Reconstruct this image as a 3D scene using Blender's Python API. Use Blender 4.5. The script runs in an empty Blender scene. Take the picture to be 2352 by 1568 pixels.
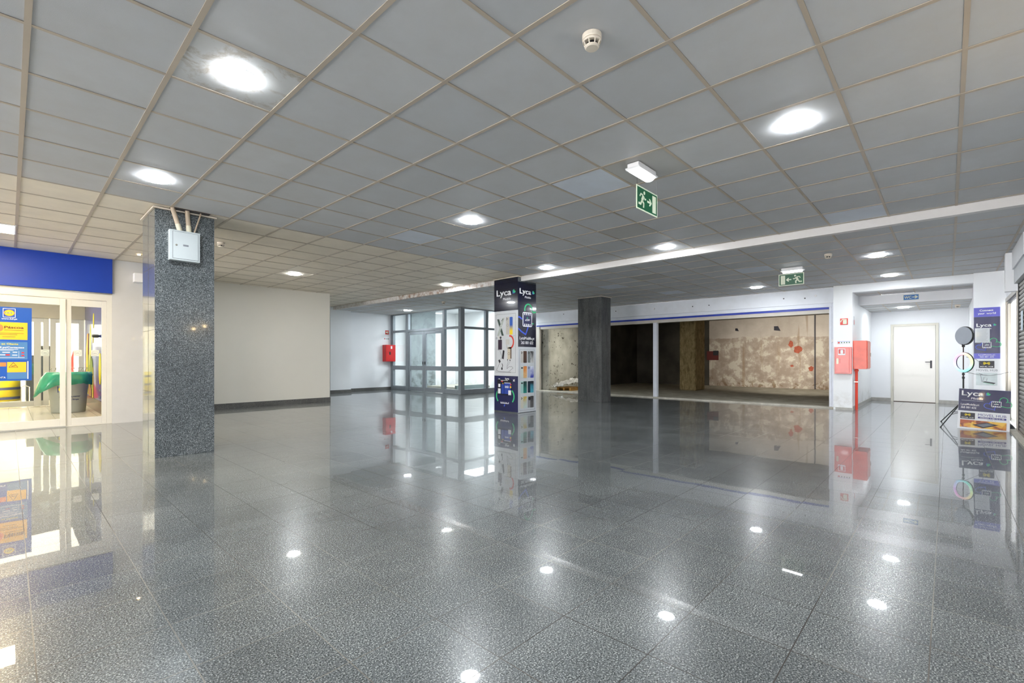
import bpy, bmesh, math, random
from mathutils import Vector, Matrix
random.seed(7)
PI = math.pi
SC = bpy.context.scene
COL = SC.collection

# ------------------------------------------------------------------ camera, world, exposure
CAM_H = 1.13
FPX = 1075.2
cam_d = bpy.data.cameras.new('camera')
cam_d.sensor_width = 36.0
cam_d.lens = FPX / 2352 * 36
cam_d.shift_y = (825.0 - 784.0) / 2352
cam_d.clip_end = 200
cam = bpy.data.objects.new('camera', cam_d)
COL.objects.link(cam)
cam.location = (0, 0, CAM_H)
cam.rotation_euler = (PI / 2, 0, -0.82125)
SC.camera = cam
wd = bpy.data.worlds.new('world')
SC.world = wd
wd.use_nodes = True
wd.node_tree.nodes['Background'].inputs[0].default_value = (1.0, 0.98, 0.98, 1)
wd.node_tree.nodes['Background'].inputs[1].default_value = 6.5
SC.view_settings.view_transform = 'Standard'
SC.view_settings.look = 'None'
SC.view_settings.gamma = 1
SC.view_settings.use_curve_mapping = False
SC.view_settings.exposure = 1.3

ZN, ZF = 2.883, 2.79       # near and far ceiling heights
LAMP_E = 90.0              # emission of the round downlights


def area_light(name, loc, rot, sx, sy, energy, col, spread=None, aim=False):
    d = bpy.data.lights.new(name, 'AREA')
    d.shape = 'RECTANGLE'
    d.size, d.size_y = sx, sy
    d.energy = energy
    d.color = col
    if spread:
        d.spread = spread
    o = bpy.data.objects.new(name, d)
    COL.objects.link(o)
    o.location = loc
    if len(rot) == 3 and aim:
        o.rotation_euler = (Vector(rot) - Vector(loc)).to_track_quat('-Z', 'Y').to_euler()
    else:
        o.rotation_euler = rot
    return o


# daylight coming down the stairwell behind the glazed lobby
area_light('stairwell_daylight', (12.0, 12.3, 3.0), (0, 0, 0), 1.6, 1.4, 78, (0.90, 0.96, 1.0))
# supermarket ceiling tubes
area_light('shop_ceiling_tubes', (-1.0, 18.6, 3.0), (0, 0, 0), 7.0, 3.6, 100, (1.0, 0.95, 0.86))
area_light('entrance_tubes', (0.2, 13.2, 2.75), (0, 0, 0), 1.6, 3.2, 34, (1.0, 0.90, 0.72))
# unseen lamp added inside the gutted shop, throwing light on its right half
area_light('unseen_shop_lamp', (14.2, 2.4, 2.5), (20.5, 4.4, 1.2), 0.5, 0.5, 28, (1.0, 0.95, 0.86), math.radians(66), True)
area_light('unseen_shop_lamp', (14.6, 8.6, 2.5), (14.0, 10.9, 0.9), 0.4, 0.4, 9, (1.0, 0.95, 0.86), math.radians(100), True)  # second unseen lamp, added to brighten the pitted left wall
# tubes inside the phone shop
area_light('phone_shop_tubes', (11.8, -2.0, 2.5), (0, 0, 0), 1.8, 1.2, 30, (0.95, 0.98, 1.0))

# ------------------------------------------------------------------ materials
MATS = {}


def srgb(r, g=None, b=None):
    if g is None:
        r, g, b = r
    f = lambda c: (c / 255 / 12.92) if c / 255 <= 0.04045 else ((c / 255 + 0.055) / 1.055) ** 2.4
    return (f(r), f(g), f(b), 1)


def mat(name, col, rough=0.5, metal=0.0, noise=0.04, nscale=6.0, emit=0.0, spec=0.5, coat=0.0, bump=0.0, bscale=60.0, ecol=None):
    """plain painted / plastic / metal surface with a faint procedural variation"""
    if name in MATS:
        return MATS[name]
    m = bpy.data.materials.new(name)
    m.use_nodes = True
    nt = m.node_tree
    bs = nt.nodes['Principled BSDF']
    bs.inputs['Roughness'].default_value = rough
    bs.inputs['Metallic'].default_value = metal
    bs.inputs['Specular IOR Level'].default_value = spec
    bs.inputs['Coat Weight'].default_value = coat
    c = srgb(col) if max(col[:3]) > 1.001 else (col[0], col[1], col[2], 1)
    tc = nt.nodes.new('ShaderNodeTexCoord')
    nz = nt.nodes.new('ShaderNodeTexNoise')
    nz.inputs['Scale'].default_value = nscale
    nz.inputs['Detail'].default_value = 5
    nt.links.new(tc.outputs['Object'], nz.inputs['Vector'])
    rp = nt.nodes.new('ShaderNodeValToRGB')
    rp.color_ramp.elements[0].position = 0.3
    rp.color_ramp.elements[1].position = 0.7
    rp.color_ramp.elements[0].color = [x * (1 - noise) for x in c[:3]] + [1]
    rp.color_ramp.elements[1].color = [min(1, x * (1 + noise)) for x in c[:3]] + [1]
    nt.links.new(nz.outputs['Fac'], rp.inputs['Fac'])
    nt.links.new(rp.outputs['Color'], bs.inputs['Base Color'])
    if bump:
        n2 = nt.nodes.new('ShaderNodeTexNoise')
        n2.inputs['Scale'].default_value = bscale
        nt.links.new(tc.outputs['Object'], n2.inputs['Vector'])
        bp = nt.nodes.new('ShaderNodeBump')
        bp.inputs['Strength'].default_value = bump
        bp.inputs['Distance'].default_value = 0.01
        nt.links.new(n2.outputs['Fac'], bp.inputs['Height'])
        nt.links.new(bp.outputs['Normal'], bs.inputs['Normal'])
    if emit:
        bs.inputs['Emission Color'].default_value = ecol or c
        bs.inputs['Emission Strength'].default_value = emit
    MATS[name] = m
    return m


class NT:
    """tiny helper to write node graphs"""
    def __init__(self, name):
        self.m = bpy.data.materials.new(name)
        self.m.use_nodes = True
        self.t = self.m.node_tree
        self.bs = self.t.nodes['Principled BSDF']
        self.tc = self.t.nodes.new('ShaderNodeTexCoord')
        self.obj = self.tc.outputs['Object']

    def n(self, kind, **kw):
        nd = self.t.nodes.new(kind)
        for k, v in kw.items():
            setattr(nd, k, v)
        return nd

    def link(self, a, b):
        self.t.links.new(a, b)

    def math(self, op, a, b=None, c=None):
        nd = self.n('ShaderNodeMath', operation=op)
        for i, v in enumerate((a, b, c)):
            if v is None:
                continue
            if isinstance(v, (int, float)):
                nd.inputs[i].default_value = v
            else:
                self.link(v, nd.inputs[i])
        return nd.outputs[0]

    def noise(self, scale, detail=4, vec=None, rough=0.5, dist=0.0):
        nd = self.n('ShaderNodeTexNoise')
        nd.inputs['Scale'].default_value = scale
        nd.inputs['Detail'].default_value = detail
        nd.inputs['Roughness'].default_value = rough
        nd.inputs['Distortion'].default_value = dist
        self.link(vec or self.obj, nd.inputs['Vector'])
        return nd.outputs['Fac']

    def ramp(self, fac, stops, interp='LINEAR'):
        nd = self.n('ShaderNodeValToRGB')
        cr = nd.color_ramp
        cr.interpolation = interp
        while len(cr.elements) < len(stops):
            cr.elements.new(0.5)
        for e, (p, c) in zip(cr.elements, stops):
            e.position = p
            e.color = c if isinstance(c, (tuple, list)) else (c, c, c, 1)
        self.link(fac, nd.inputs['Fac'])
        return nd.outputs['Color']

    def mix(self, fac, a, b, mode='MIX'):
        nd = self.n('ShaderNodeMix', data_type='RGBA', blend_type=mode)
        for i, v in ((0, fac), (6, a), (7, b)):
            if isinstance(v, (int, float)):
                nd.inputs[i].default_value = v
            elif isinstance(v, (tuple, list)):
                nd.inputs[i].default_value = v
            else:
                self.link(v, nd.inputs[i])
        return nd.outputs[2]

    def xyz(self):
        s = self.n('ShaderNodeSeparateXYZ')
        self.link(self.obj, s.inputs[0])
        return s.outputs

    def bump(self, h, strength=0.3, dist=0.01):
        b = self.n('ShaderNodeBump')
        b.inputs['Strength'].default_value = strength
        b.inputs['Distance'].default_value = dist
        self.link(h, b.inputs['Height'])
        self.link(b.outputs['Normal'], self.bs.inputs['Normal'])

    def set(self, **kw):
        for k, v in kw.items():
            key = k.replace('_', ' ')
            if isinstance(v, (int, float)):
                self.bs.inputs[key].default_value = v
            elif isinstance(v, (tuple, list)):
                self.bs.inputs[key].default_value = v
            else:
                self.link(v, self.bs.inputs[key])


def granite(name, dark, mid, light, tile=None, joint=(0.05, 0.045, 0.04, 1), rough=0.05, tint=0.0, rows=False, base_rough=0.3, coat=0.6, soot=0.0, gs=190):
    g = NT(name)
    grain = g.noise(gs, 2, rough=0.6)
    c = g.ramp(grain, [(0.36, dark), (0.47, mid), (0.56, mid), (0.66, light)])
    fleck = g.noise(gs * 0.45, 2, rough=0.5)
    c = g.mix(g.ramp(fleck, [(0.60, 0.0), (0.70, 0.40)]), c, light)
    cloud = g.noise(1.3, 4, rough=0.6)
    c = g.mix(1.0, c, g.ramp(cloud, [(0.3, (0.72, 0.73, 0.74, 1)), (0.7, (1.18, 1.17, 1.16, 1))]), 'MULTIPLY')
    if soot:
        mp = g.n('ShaderNodeMapping')
        mp.inputs['Scale'].default_value = (4.5, 4.5, 1.1)
        g.link(g.obj, mp.inputs['Vector'])
        st = g.noise(1.6, 6, vec=mp.outputs[0], rough=0.7)
        c = g.mix(g.ramp(st, [(0.46, 0.0), (0.66, soot)]), c, (0.012, 0.013, 0.014, 1))
        c = g.mix(g.ramp(st, [(0.26, 0.35), (0.36, 0.0)]), c, (0.16, 0.19, 0.19, 1))
    height = None
    if tile:
        x, y, z = g.xyz()
        px, py, ox, oy = tile
        fx = g.math('DIVIDE', g.math('SUBTRACT', x, ox), px)
        fy = g.math('DIVIDE', g.math('SUBTRACT', y, oy), py)
        dx = g.math('MULTIPLY', g.math('ABSOLUTE', g.math('SUBTRACT', fx, g.math('ROUND', fx))), px)
        dy = g.math('MULTIPLY', g.math('ABSOLUTE', g.math('SUBTRACT', fy, g.math('ROUND', fy))), py)
        # per slab tone
        cb = g.n('ShaderNodeCombineXYZ')
        g.link(g.math('FLOOR', fx), cb.inputs[0])
        g.link(g.math('FLOOR', fy), cb.inputs[1])
        wn = g.n('ShaderNodeTexWhiteNoise', noise_dimensions='3D')
        g.link(cb.outputs[0], wn.inputs['Vector'])
        tone = g.ramp(wn.outputs['Value'], [(0.0, (0.86, 0.86, 0.86, 1)), (0.5, (1.0, 1.0, 1.0, 1)), (1.0, (1.08, 1.08, 1.08, 1))])
        c = g.mix(1.0, c, tone, 'MULTIPLY')
        # joints, some runs dirtier than others
        vis = g.ramp(g.noise(0.7, 2), [(0.35, 0.5), (0.55, 1.0)])
        jx = g.math('LESS_THAN', dx, 0.0022)
        jy = g.math('LESS_THAN', dy, 0.0022)
        j = g.math('MULTIPLY', g.math('MAXIMUM', jx, jy), vis)
        # the wide movement joint between the column row and the shop side
        jm = g.math('LESS_THAN', g.math('ABSOLUTE', g.math('SUBTRACT', y, 7.0)), 0.006)
        j = g.math('MAXIMUM', j, jm)
        c = g.mix(j, c, g.mix(g.ramp(g.noise(0.45, 2), [(0.45, 0.0), (0.55, 0.8)]), joint, srgb(150, 146, 138)))
        # every slab sits at its own tiny tilt
        wn2 = g.n('ShaderNodeTexWhiteNoise', noise_dimensions='3D')
        g.link(cb.outputs[0], wn2.inputs['Vector'])
        sp = g.n('ShaderNodeSeparateXYZ')
        g.link(wn2.outputs['Color'], sp.inputs[0])
        tx = g.math('MULTIPLY', g.math('SUBTRACT', sp.outputs[0], 0.5), 0.0030)
        ty = g.math('MULTIPLY', g.math('SUBTRACT', sp.outputs[1], 0.5), 0.0030)
        wv = g.noise(3.2, 1)
        wv2 = g.noise(4.1, 1)
        tx = g.math('ADD', tx, g.math('MULTIPLY', g.math('SUBTRACT', wv, 0.5), 0.004))
        ty = g.math('ADD', ty, g.math('MULTIPLY', g.math('SUBTRACT', wv2, 0.5), 0.004))
        cn = g.n('ShaderNodeCombineXYZ')
        g.link(tx, cn.inputs[0])
        g.link(ty, cn.inputs[1])
        cn.inputs[2].default_value = 1
        nm = g.n('ShaderNodeVectorMath', operation='NORMALIZE')
        g.link(cn.outputs[0], nm.inputs[0])
        g.link(nm.outputs[0], g.bs.inputs['Normal'])
        g.link(nm.outputs[0], g.bs.inputs['Coat Normal'])
        g.set(Coat_Weight=g.math('MULTIPLY', g.math('SUBTRACT', 1.0, j), coat))
    else:
        g.set(Coat_Weight=coat)
    g.set(Base_Color=c, Roughness=base_rough, Coat_Roughness=rough, Specular_IOR_Level=0.4)
    return g.m


M_FLOOR = granite('polished_granite_floor', srgb(44, 47, 48), srgb(102, 107, 108), srgb(188, 192, 190), tile=(0.4, 0.396, 0.067, 0.05), rough=0.015, base_rough=0.26, coat=0.7, gs=165)
M_COLUMN = granite('polished_granite_cladding', srgb(32, 36, 38), srgb(78, 85, 88), srgb(170, 176, 178), rough=0.04, base_rough=0.22, coat=0.55)
M_COLUMN_OLD = granite('worn_granite_cladding', srgb(36, 38, 40), srgb(84, 87, 88), srgb(140, 142, 142), rough=0.2, base_rough=0.45, coat=0.15, soot=0.55)
M_SKIRT = granite('granite_skirting', srgb(40, 40, 40), srgb(92, 92, 90), srgb(150, 148, 142), rough=0.1, base_rough=0.4, coat=0.2)


def tile_mat(name, c1, c2, stain=0.0):
    g = NT(name)
    x, y, z = g.xyz()
    cb = g.n('ShaderNodeCombineXYZ')
    g.link(g.math('FLOOR', g.math('DIVIDE', g.math('SUBTRACT', x, 0.066), 0.6043)), cb.inputs[0])
    g.link(g.math('FLOOR', g.math('DIVIDE', g.math('SUBTRACT', y, 3.528), 0.6)), cb.inputs[1])
    wn = g.n('ShaderNodeTexWhiteNoise', noise_dimensions='3D')
    g.link(cb.outputs[0], wn.inputs['Vector'])
    c = g.mix(wn.outputs['Value'], srgb(c1), srgb(c2))
    c = g.mix(g.ramp(g.noise(3, 5, rough=0.65), [(0.35, 0.0), (0.8, 0.22)]), c, srgb(166, 160, 150))
    if stain:
        c = g.mix(g.ramp(g.noise(4.5, 6, rough=0.7, dist=0.6), [(0.50, 0.0), (0.62, stain)]), c, srgb(150, 138, 120))
    g.set(Base_Color=c, Roughness=0.55, Specular_IOR_Level=0.35)
    g.bump(g.noise(220, 3), 0.12, 0.004)
    return g.m


M_TILE = tile_mat('mineral_ceiling_tile', (190, 193, 196), (200, 202, 204))
M_TILE_NEW = tile_mat('new_ceiling_tile', (212, 220, 232), (216, 224, 235))
M_TILE_STAIN = tile_mat('stained_ceiling_tile', (194, 196, 196), (200, 202, 202), 0.75)
M_TILE_SAG = tile_mat('dull_ceiling_tile', (178, 178, 176), (184, 184, 182))
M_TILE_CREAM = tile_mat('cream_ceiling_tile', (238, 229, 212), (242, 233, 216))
M_TBAR = mat('yellowed_ceiling_bar', (184, 172, 156), 0.45, noise=0.06, nscale=2)
M_WALL_CREAM = mat('cream_wall_paint', (236, 232, 221), 0.45, noise=0.015, nscale=1.2, bump=0.04, bscale=120)
M_WHITE = mat('white_wall_paint', (240, 242, 245), 0.5, noise=0.02, nscale=1.5, bump=0.04, bscale=120)
M_BEAM = mat('white_beam_paint', (236, 234, 230), 0.45, noise=0.03, nscale=3)


def dirty_white(name, base=(240, 242, 243), dirt=(150, 140, 122), zlow=0.0, zhigh=0.5, amt=0.7, scale=5.0, all_over=0.0):
    g = NT(name)
    x, y, z = g.xyz()
    n = g.noise(scale, 7, rough=0.68, dist=0.3)
    low = g.ramp(g.math('DIVIDE', g.math('SUBTRACT', z, zlow), zhigh - zlow), [(0.0, 1.0), (1.0, all_over)])
    m = g.math('MULTIPLY', g.ramp(n, [(0.45, 0.0), (0.62, 1.0)]), low)
    c = g.mix(g.math('MULTIPLY', m, amt), srgb(base), srgb(dirt))
    g.set(Base_Color=c, Roughness=0.5)
    return g.m


M_WHITE_DIRTY = dirty_white('scuffed_white_paint', zhigh=0.45, amt=0.55)
M_STAIR_WALL = dirty_white('damp_stairwell_paint', (242, 243, 243), (190, 184, 168), zhigh=0.6, amt=0.4)
M_STAIR_PIER = dirty_white('streaked_concrete_pier', (150, 160, 162), (64, 70, 62), zhigh=1.6, amt=0.8, scale=3.5, all_over=0.30)


def plaster():
    """old shop plaster: smooth upper band, patched middle, crumbling foot"""
    g = NT('peeling_plaster')
    x, y, z = g.xyz()
    up = g.noise(1.2, 5, rough=0.6)
    upper = g.ramp(up, [(0.35, srgb(170, 160, 148)), (0.65, srgb(190, 181, 169))])
    mid = g.ramp(g.noise(2.1, 9, rough=0.66, dist=0.15), [(0.43, srgb(150, 136, 122)), (0.475, srgb(160, 147, 133)), (0.53, srgb(168, 155, 141)), (0.55, srgb(188, 180, 164))], 'LINEAR')
    brown = g.ramp(g.noise(3.2, 8, rough=0.72, dist=0.8), [(0.52, 0.0), (0.56, 0.8)])
    foot = g.ramp(z, [(0.0, 1.0), (0.32, 0.55), (0.62, 0.0)])
    mid = g.mix(g.math('MULTIPLY', brown, foot), mid, srgb(110, 86, 58))
    edge = g.math('ADD', z, g.math('MULTIPLY', g.math('SUBTRACT', g.noise(1.6, 5), 0.5), 0.35))
    sel = g.math('GREATER_THAN', edge, 2.02)
    c = g.mix(sel, mid, upper)
    mp = g.n('ShaderNodeMapping')
    mp.inputs['Scale'].default_value = (3, 3, 0.16)
    g.link(g.obj, mp.inputs['Vector'])
    c = g.mix(g.ramp(g.noise(2.2, 4, vec=mp.outputs[0]), [(0.60, 0.0), (0.68, 0.55)]), c, srgb(140, 118, 92))
    g.set(Base_Color=c, Roughness=0.9, Specular_IOR_Level=0.15)
    g.bump(g.noise(6, 8, rough=0.7), 0.5, 0.03)
    return g.m


M_PLASTER = plaster()


def pitted():
    g = NT('pitted_grey_plaster')
    c = g.ramp(g.noise(2.5, 5), [(0.3, srgb(150, 150, 138)), (0.7, srgb(186, 186, 174))])
    v = g.noise(11, 3, rough=0.5, dist=0.4)
    area = g.noise(1.6, 2)
    pit = g.math('MULTIPLY', g.ramp(v, [(0.62, 0.0), (0.65, 1.0)]), g.ramp(area, [(0.42, 0.0), (0.55, 1.0)]))
    c = g.mix(pit, c, srgb(66, 62, 52))
    g.set(Base_Color=c, Roughness=0.9)
    return g.m


M_PITTED = pitted()
M_PLASTER_SHADE = mat('shade_dark_plaster', (66, 62, 54), 0.95, noise=0.4, nscale=1.3)  # plaster with the shade of the shop's left side put into its colour
M_DARKWALL = mat('mottled_dark_grey', (112, 106, 96), 0.9, noise=0.35, nscale=1.6)  # dark mottled tone, used on the gutted shop's ceiling


def rough_conc(name, a, b, sc=3.0, bumpy=0.6, stretch=None):
    g = NT(name)
    vec = g.obj
    if stretch:
        mp = g.n('ShaderNodeMapping')
        mp.inputs['Scale'].default_value = stretch
        g.link(g.obj, mp.inputs['Vector'])
        vec = mp.outputs[0]
    n = g.noise(sc, 8, vec=vec, rough=0.7, dist=0.4)
    c = g.ramp(n, [(0.3, srgb(a)), (0.62, srgb(b)), (0.74, tuple(min(1, v * 1.5) for v in srgb(b)[:3]) + (1,))])
    g.set(Base_Color=c, Roughness=0.92, Specular_IOR_Level=0.1)
    g.bump(n, bumpy, 0.03)
    return g.m


M_SHOPFLOOR = rough_conc('dusty_concrete_floor', (146, 140, 124), (182, 176, 160), 2.4, 0.2)
M_INNERCOL = rough_conc('bare_render_column', (96, 80, 52), (160, 142, 104), 5.0, 0.7, (2.2, 2.2, 0.9))
M_THRESH = rough_conc('stone_threshold', (176, 172, 160), (206, 202, 190), 5.0, 0.1)
M_BRICK = mat('exposed_orange_brick', (150, 76, 54), 0.9, noise=0.25, nscale=14)
M_ALU = mat('grey_aluminium', (142, 150, 156), 0.4, 0.15, noise=0.05)
M_ALU_L = mat('lacquered_white_aluminium', (218, 216, 208), 0.35, 0.1, noise=0.02)
M_FRAME_W = mat('white_shopfront_paint', (228, 232, 242), 0.4, noise=0.03)
M_FRAME_C = mat('cream_shopfront_paint', (204, 198, 188), 0.45, noise=0.03)
M_BLUE = mat('royal_blue_panel', (4, 58, 166), 0.45, noise=0.03)
M_BLUE_LINE = mat('blue_trim_paint', (10, 52, 168), 0.4, noise=0.03)
M_BLACK = mat('black_plastic', (24, 24, 26), 0.4, noise=0.05)
M_RED = mat('red_cabinet_enamel', (206, 14, 18), 0.35, noise=0.03, coat=0.3)
M_RED_OLD = mat('faded_red_enamel', (222, 84, 72), 0.35, noise=0.12, nscale=5, coat=0.3)
M_RED_PIPE = mat('orange_red_pipe_paint', (226, 62, 34), 0.4, noise=0.05, coat=0.2)
M_DOORW = mat('off_white_door_paint', (222, 219, 211), 0.28, noise=0.02, nscale=2.0, coat=0.2)
M_DOORF = mat('ivory_door_frame', (216, 212, 198), 0.4, noise=0.02)
M_STEEL = mat('brushed_steel', (170, 165, 155), 0.3, 0.9, noise=0.05)
M_NAVY = mat('navy_print', (18, 24, 78), 0.25, noise=0.12, nscale=2.0, coat=0.5)
M_NAVY_D = mat('dark_navy_print', (6, 10, 40), 0.16, noise=0.15, nscale=2.0, coat=0.6)
M_PERI = mat('periwinkle_print', (92, 92, 196), 0.3, noise=0.04, coat=0.4)
M_PAPER = mat('white_print', (232, 234, 238), 0.4, noise=0.01)
M_PAPER_G = mat('pale_grey_print', (206, 210, 214), 0.35, noise=0.02, coat=0.2)
M_LETTER = mat('white_lettering', (244, 244, 246), 0.4, noise=0.0)
M_GREEN = mat('mint_green_print', (52, 184, 120), 0.35, noise=0.03)
M_BLUEH = mat('cobalt_print', (64, 92, 206), 0.35, noise=0.03)
M_YELLOW = mat('yellow_print', (246, 222, 24), 0.4, noise=0.03)
M_ORANGEY = mat('amber_print', (246, 190, 52), 0.4, noise=0.03)
M_INK = mat('dark_ink', (36, 34, 44), 0.4, noise=0.0)
M_GREYINK = mat('grey_ink', (120, 124, 132), 0.5, noise=0.0)
M_EXIT = mat('exit_green_print', (10, 92, 58), 0.35, noise=0.03)
M_GLOW = mat('photoluminescent_print', (222, 232, 208), 0.4, noise=0.01)
M_WIRE = mat('thin_dark_wire', (60, 60, 60), 0.4, noise=0.0)
M_CREAMPL = mat('cream_plastic', (222, 212, 196), 0.4, noise=0.02)
M_WHITEPL = mat('white_plastic', (236, 236, 238), 0.35, noise=0.01)
M_LAMP = mat('lamp_diffuser', (255, 255, 255), 0.5, noise=0.0, emit=LAMP_E, ecol=(0.92, 0.965, 1.0, 1))
M_LAMPW = mat('warm_panel_diffuser', (255, 240, 200), 0.5, noise=0.0, emit=26.0, ecol=(1.0, 0.80, 0.50, 1))
M_SPOTW = mat('warm_spot_lens', (255, 240, 210), 0.5, noise=0.0, emit=60.0, ecol=(1.0, 0.72, 0.36, 1))
M_TUBE = mat('tube_diffuser', (255, 255, 255), 0.5, noise=0.0, emit=5.0, ecol=(0.95, 0.98, 1.0, 1))
M_TUBEW = mat('warm_tube_diffuser', (255, 250, 235), 0.5, noise=0.0, emit=6.0, ecol=(1.0, 0.93, 0.78, 1))


def glass_mat(name, tint=(1, 1, 1, 1), rough=0.0):
    m = bpy.data.materials.new(name)
    m.use_nodes = True
    nt = m.node_tree
    nt.nodes.remove(nt.nodes['Principled BSDF'])
    out = nt.nodes['Material Output']
    tr = nt.nodes.new('ShaderNodeBsdfTransparent')
    tr.inputs['Color'].default_value = tint
    gl = nt.nodes.new('ShaderNodeBsdfGlossy')
    gl.inputs['Roughness'].default_value = rough
    lw = nt.nodes.new('ShaderNodeLayerWeight')
    lw.inputs['Blend'].default_value = 0.5
    fr = nt.nodes.new('ShaderNodeMath')
    fr.operation = 'POWER'
    fr.inputs[1].default_value = 4.0
    nt.links.new(lw.outputs['Facing'], fr.inputs[0])
    # faint smears so the pane reads as real glass
    tc = nt.nodes.new('ShaderNodeTexCoord')
    nz = nt.nodes.new('ShaderNodeTexNoise')
    nz.inputs['Scale'].default_value = 2.0
    nt.links.new(tc.outputs['Object'], nz.inputs['Vector'])
    ml = nt.nodes.new('ShaderNodeMath')
    ml.operation = 'MULTIPLY_ADD'
    ml.inputs[1].default_value = 0.02
    nt.links.new(nz.outputs['Fac'], ml.inputs[0])
    nt.links.new(fr.outputs[0], ml.inputs[2])
    mx = nt.nodes.new('ShaderNodeMixShader')
    nt.links.new(ml.outputs[0], mx.inputs[0])
    nt.links.new(tr.outputs[0], mx.inputs[1])
    nt.links.new(gl.outputs[0], mx.inputs[2])
    nt.links.new(mx.outputs[0], out.inputs[0])
    return m


M_GLASS = glass_mat('clear_glass', (0.95, 0.97, 0.97, 1))
M_PLFILM = glass_mat('clear_plastic_film', (0.86, 0.86, 0.84, 1), 0.15)

# ------------------------------------------------------------------ mesh helpers


class MB:
    """collects polygons; build() links them as ONE mesh object"""
    def __init__(self):
        self.v, self.f, self.mi, self.mats, self.sm = [], [], [], [], []
        self.cur = 0
        self.nb = 0
        self.smooth = False

    def use(self, m, smooth=False):
        if m not in self.mats:
            self.mats.append(m)
        self.cur = self.mats.index(m)
        self.smooth = smooth
        return self

    def face(self, idx):
        self.f.append(idx)
        self.mi.append(self.cur)
        self.sm.append(self.smooth)

    def box(self, x0, x1, y0, y1, z0, z1):
        x0, x1 = sorted((x0, x1))
        y0, y1 = sorted((y0, y1))
        z0, z1 = sorted((z0, z1))
        if min(x1 - x0, y1 - y0, z1 - z0) > 0.01 and min(x1 - x0, y1 - y0) < 0.3:
            e = 0.00018 * (self.nb % 9)      # keeps joined bars from sharing a plane
            x0, x1, y0, y1, z0, z1 = x0 + e, x1 - e, y0 + e, y1 - e, z0 + e, z1 - e
            self.nb += 1
        b = len(self.v)
        self.v += [(x, y, z) for z in (z0, z1) for x, y in ((x0, y0), (x1, y0), (x1, y1), (x0, y1))]
        for q in ((0, 3, 2, 1), (4, 5, 6, 7), (0, 1, 5, 4), (1, 2, 6, 5), (2, 3, 7, 6), (3, 0, 4, 7)):
            self.face([b + i for i in q])
        return self

    def prism(self, pts, y0, y1):
        """polygon in x,z (ccw seen from -y) pushed along y"""
        n = len(pts)
        a = sum(pts[i][0] * pts[(i + 1) % n][1] - pts[(i + 1) % n][0] * pts[i][1] for i in range(n))
        if a < 0:
            pts = pts[::-1]
        y0, y1 = sorted((y0, y1))
        b = len(self.v)
        self.v += [(x, y0, z) for x, z in pts] + [(x, y1, z) for x, z in pts]
        self.face([b + i for i in range(n)])
        self.face([b + n + i for i in range(n)][::-1])
        for i in range(n):
            j = (i + 1) % n
            self.face([b + j, b + i, b + n + i, b + n + j])
        return self

    def stroke(self, pts, w, y0, y1, closed=False):
        """a line of width w through x,z points, given thickness"""
        n = len(pts)
        L, R = [], []
        for i in range(n):
            p = Vector(pts[i])
            a = Vector(pts[i - 1]) if (i > 0 or closed) else None
            c = Vector(pts[(i + 1) % n]) if (i < n - 1 or closed) else None
            d1 = (p - a).normalized() if a is not None and (p - a).length > 1e-9 else None
            d2 = (c - p).normalized() if c is not None and (c - p).length > 1e-9 else None
            d = (d1 or d2) if not (d1 and d2) else (d1 + d2)
            d = d.normalized() if d.length > 1e-6 else (d1 or d2)
            nr = Vector((-d.y, d.x))
            k = 1.0
            if d1 and d2:
                k = 1 / max(0.4, nr.dot(Vector((-d1.y, d1.x))))
            L.append(p + nr * w / 2 * k)
            R.append(p - nr * w / 2 * k)
        for i in range(n if closed else n - 1):
            j = (i + 1) % n
            self.prism([tuple(L[i]), tuple(R[i]), tuple(R[j]), tuple(L[j])], y0, y1)
        return self

    def tube(self, pts, r, seg=10, cap=True):
        """round bar through 3-D points; r may be a list"""
        pts = [Vector(p) for p in pts]
        rs = r if isinstance(r, (list, tuple)) else [r] * len(pts)
        rings = []
        ref = None
        for i, p in enumerate(pts):
            d = (pts[min(i + 1, len(pts) - 1)] - pts[max(i - 1, 0)])
            d.normalize()
            if ref is None:
                ref = Vector((0, 0, 1)) if abs(d.z) < 0.9 else Vector((1, 0, 0))
            a = d.cross(ref)
            if a.length < 1e-4:
                a = d.cross(Vector((1, 0.3, 0)))
            a.normalize()
            b2 = d.cross(a)
            ref = a.cross(d)
            base = len(self.v)
            for k in range(seg):
                t = 2 * PI * k / seg
                self.v.append(tuple(p + (a * math.cos(t) + b2 * math.sin(t)) * rs[i]))
            rings.append(base)
        for q in range(len(rings) - 1):
            for k in range(seg):
                j = (k + 1) % seg
                self.face([rings[q] + k, rings[q] + j, rings[q + 1] + j, rings[q + 1] + k])
        if cap:
            self.face([rings[0] + k for k in range(seg)][::-1])
            self.face([rings[-1] + k for k in range(seg)])
        return self

    def lathe(self, prof, c=(0, 0, 0), seg=32, axis='z', sx=1.0, sy=1.0, cap=True):
        """profile [(r, h)] turned around an axis"""
        rings = []
        for r, h in prof:
            base = len(self.v)
            for k in range(seg):
                t = 2 * PI * k / seg
                a, b = r * math.cos(t) * sx, r * math.sin(t) * sy
                if axis == 'z':
                    p = (c[0] + a, c[1] + b, c[2] + h)
                elif axis == 'y':
                    p = (c[0] + a, c[1] + h, c[2] - b)
                else:
                    p = (c[0] + h, c[1] + a, c[2] + b)
                self.v.append(p)
            rings.append(base)
        for q in range(len(rings) - 1):
            for k in range(seg):
                j = (k + 1) % seg
                self.face([rings[q] + k, rings[q] + j, rings[q + 1] + j, rings[q + 1] + k])
        if cap:
            self.face([rings[0] + k for k in range(seg)][::-1])
            self.face([rings[-1] + k for k in range(seg)])
        return self

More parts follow.
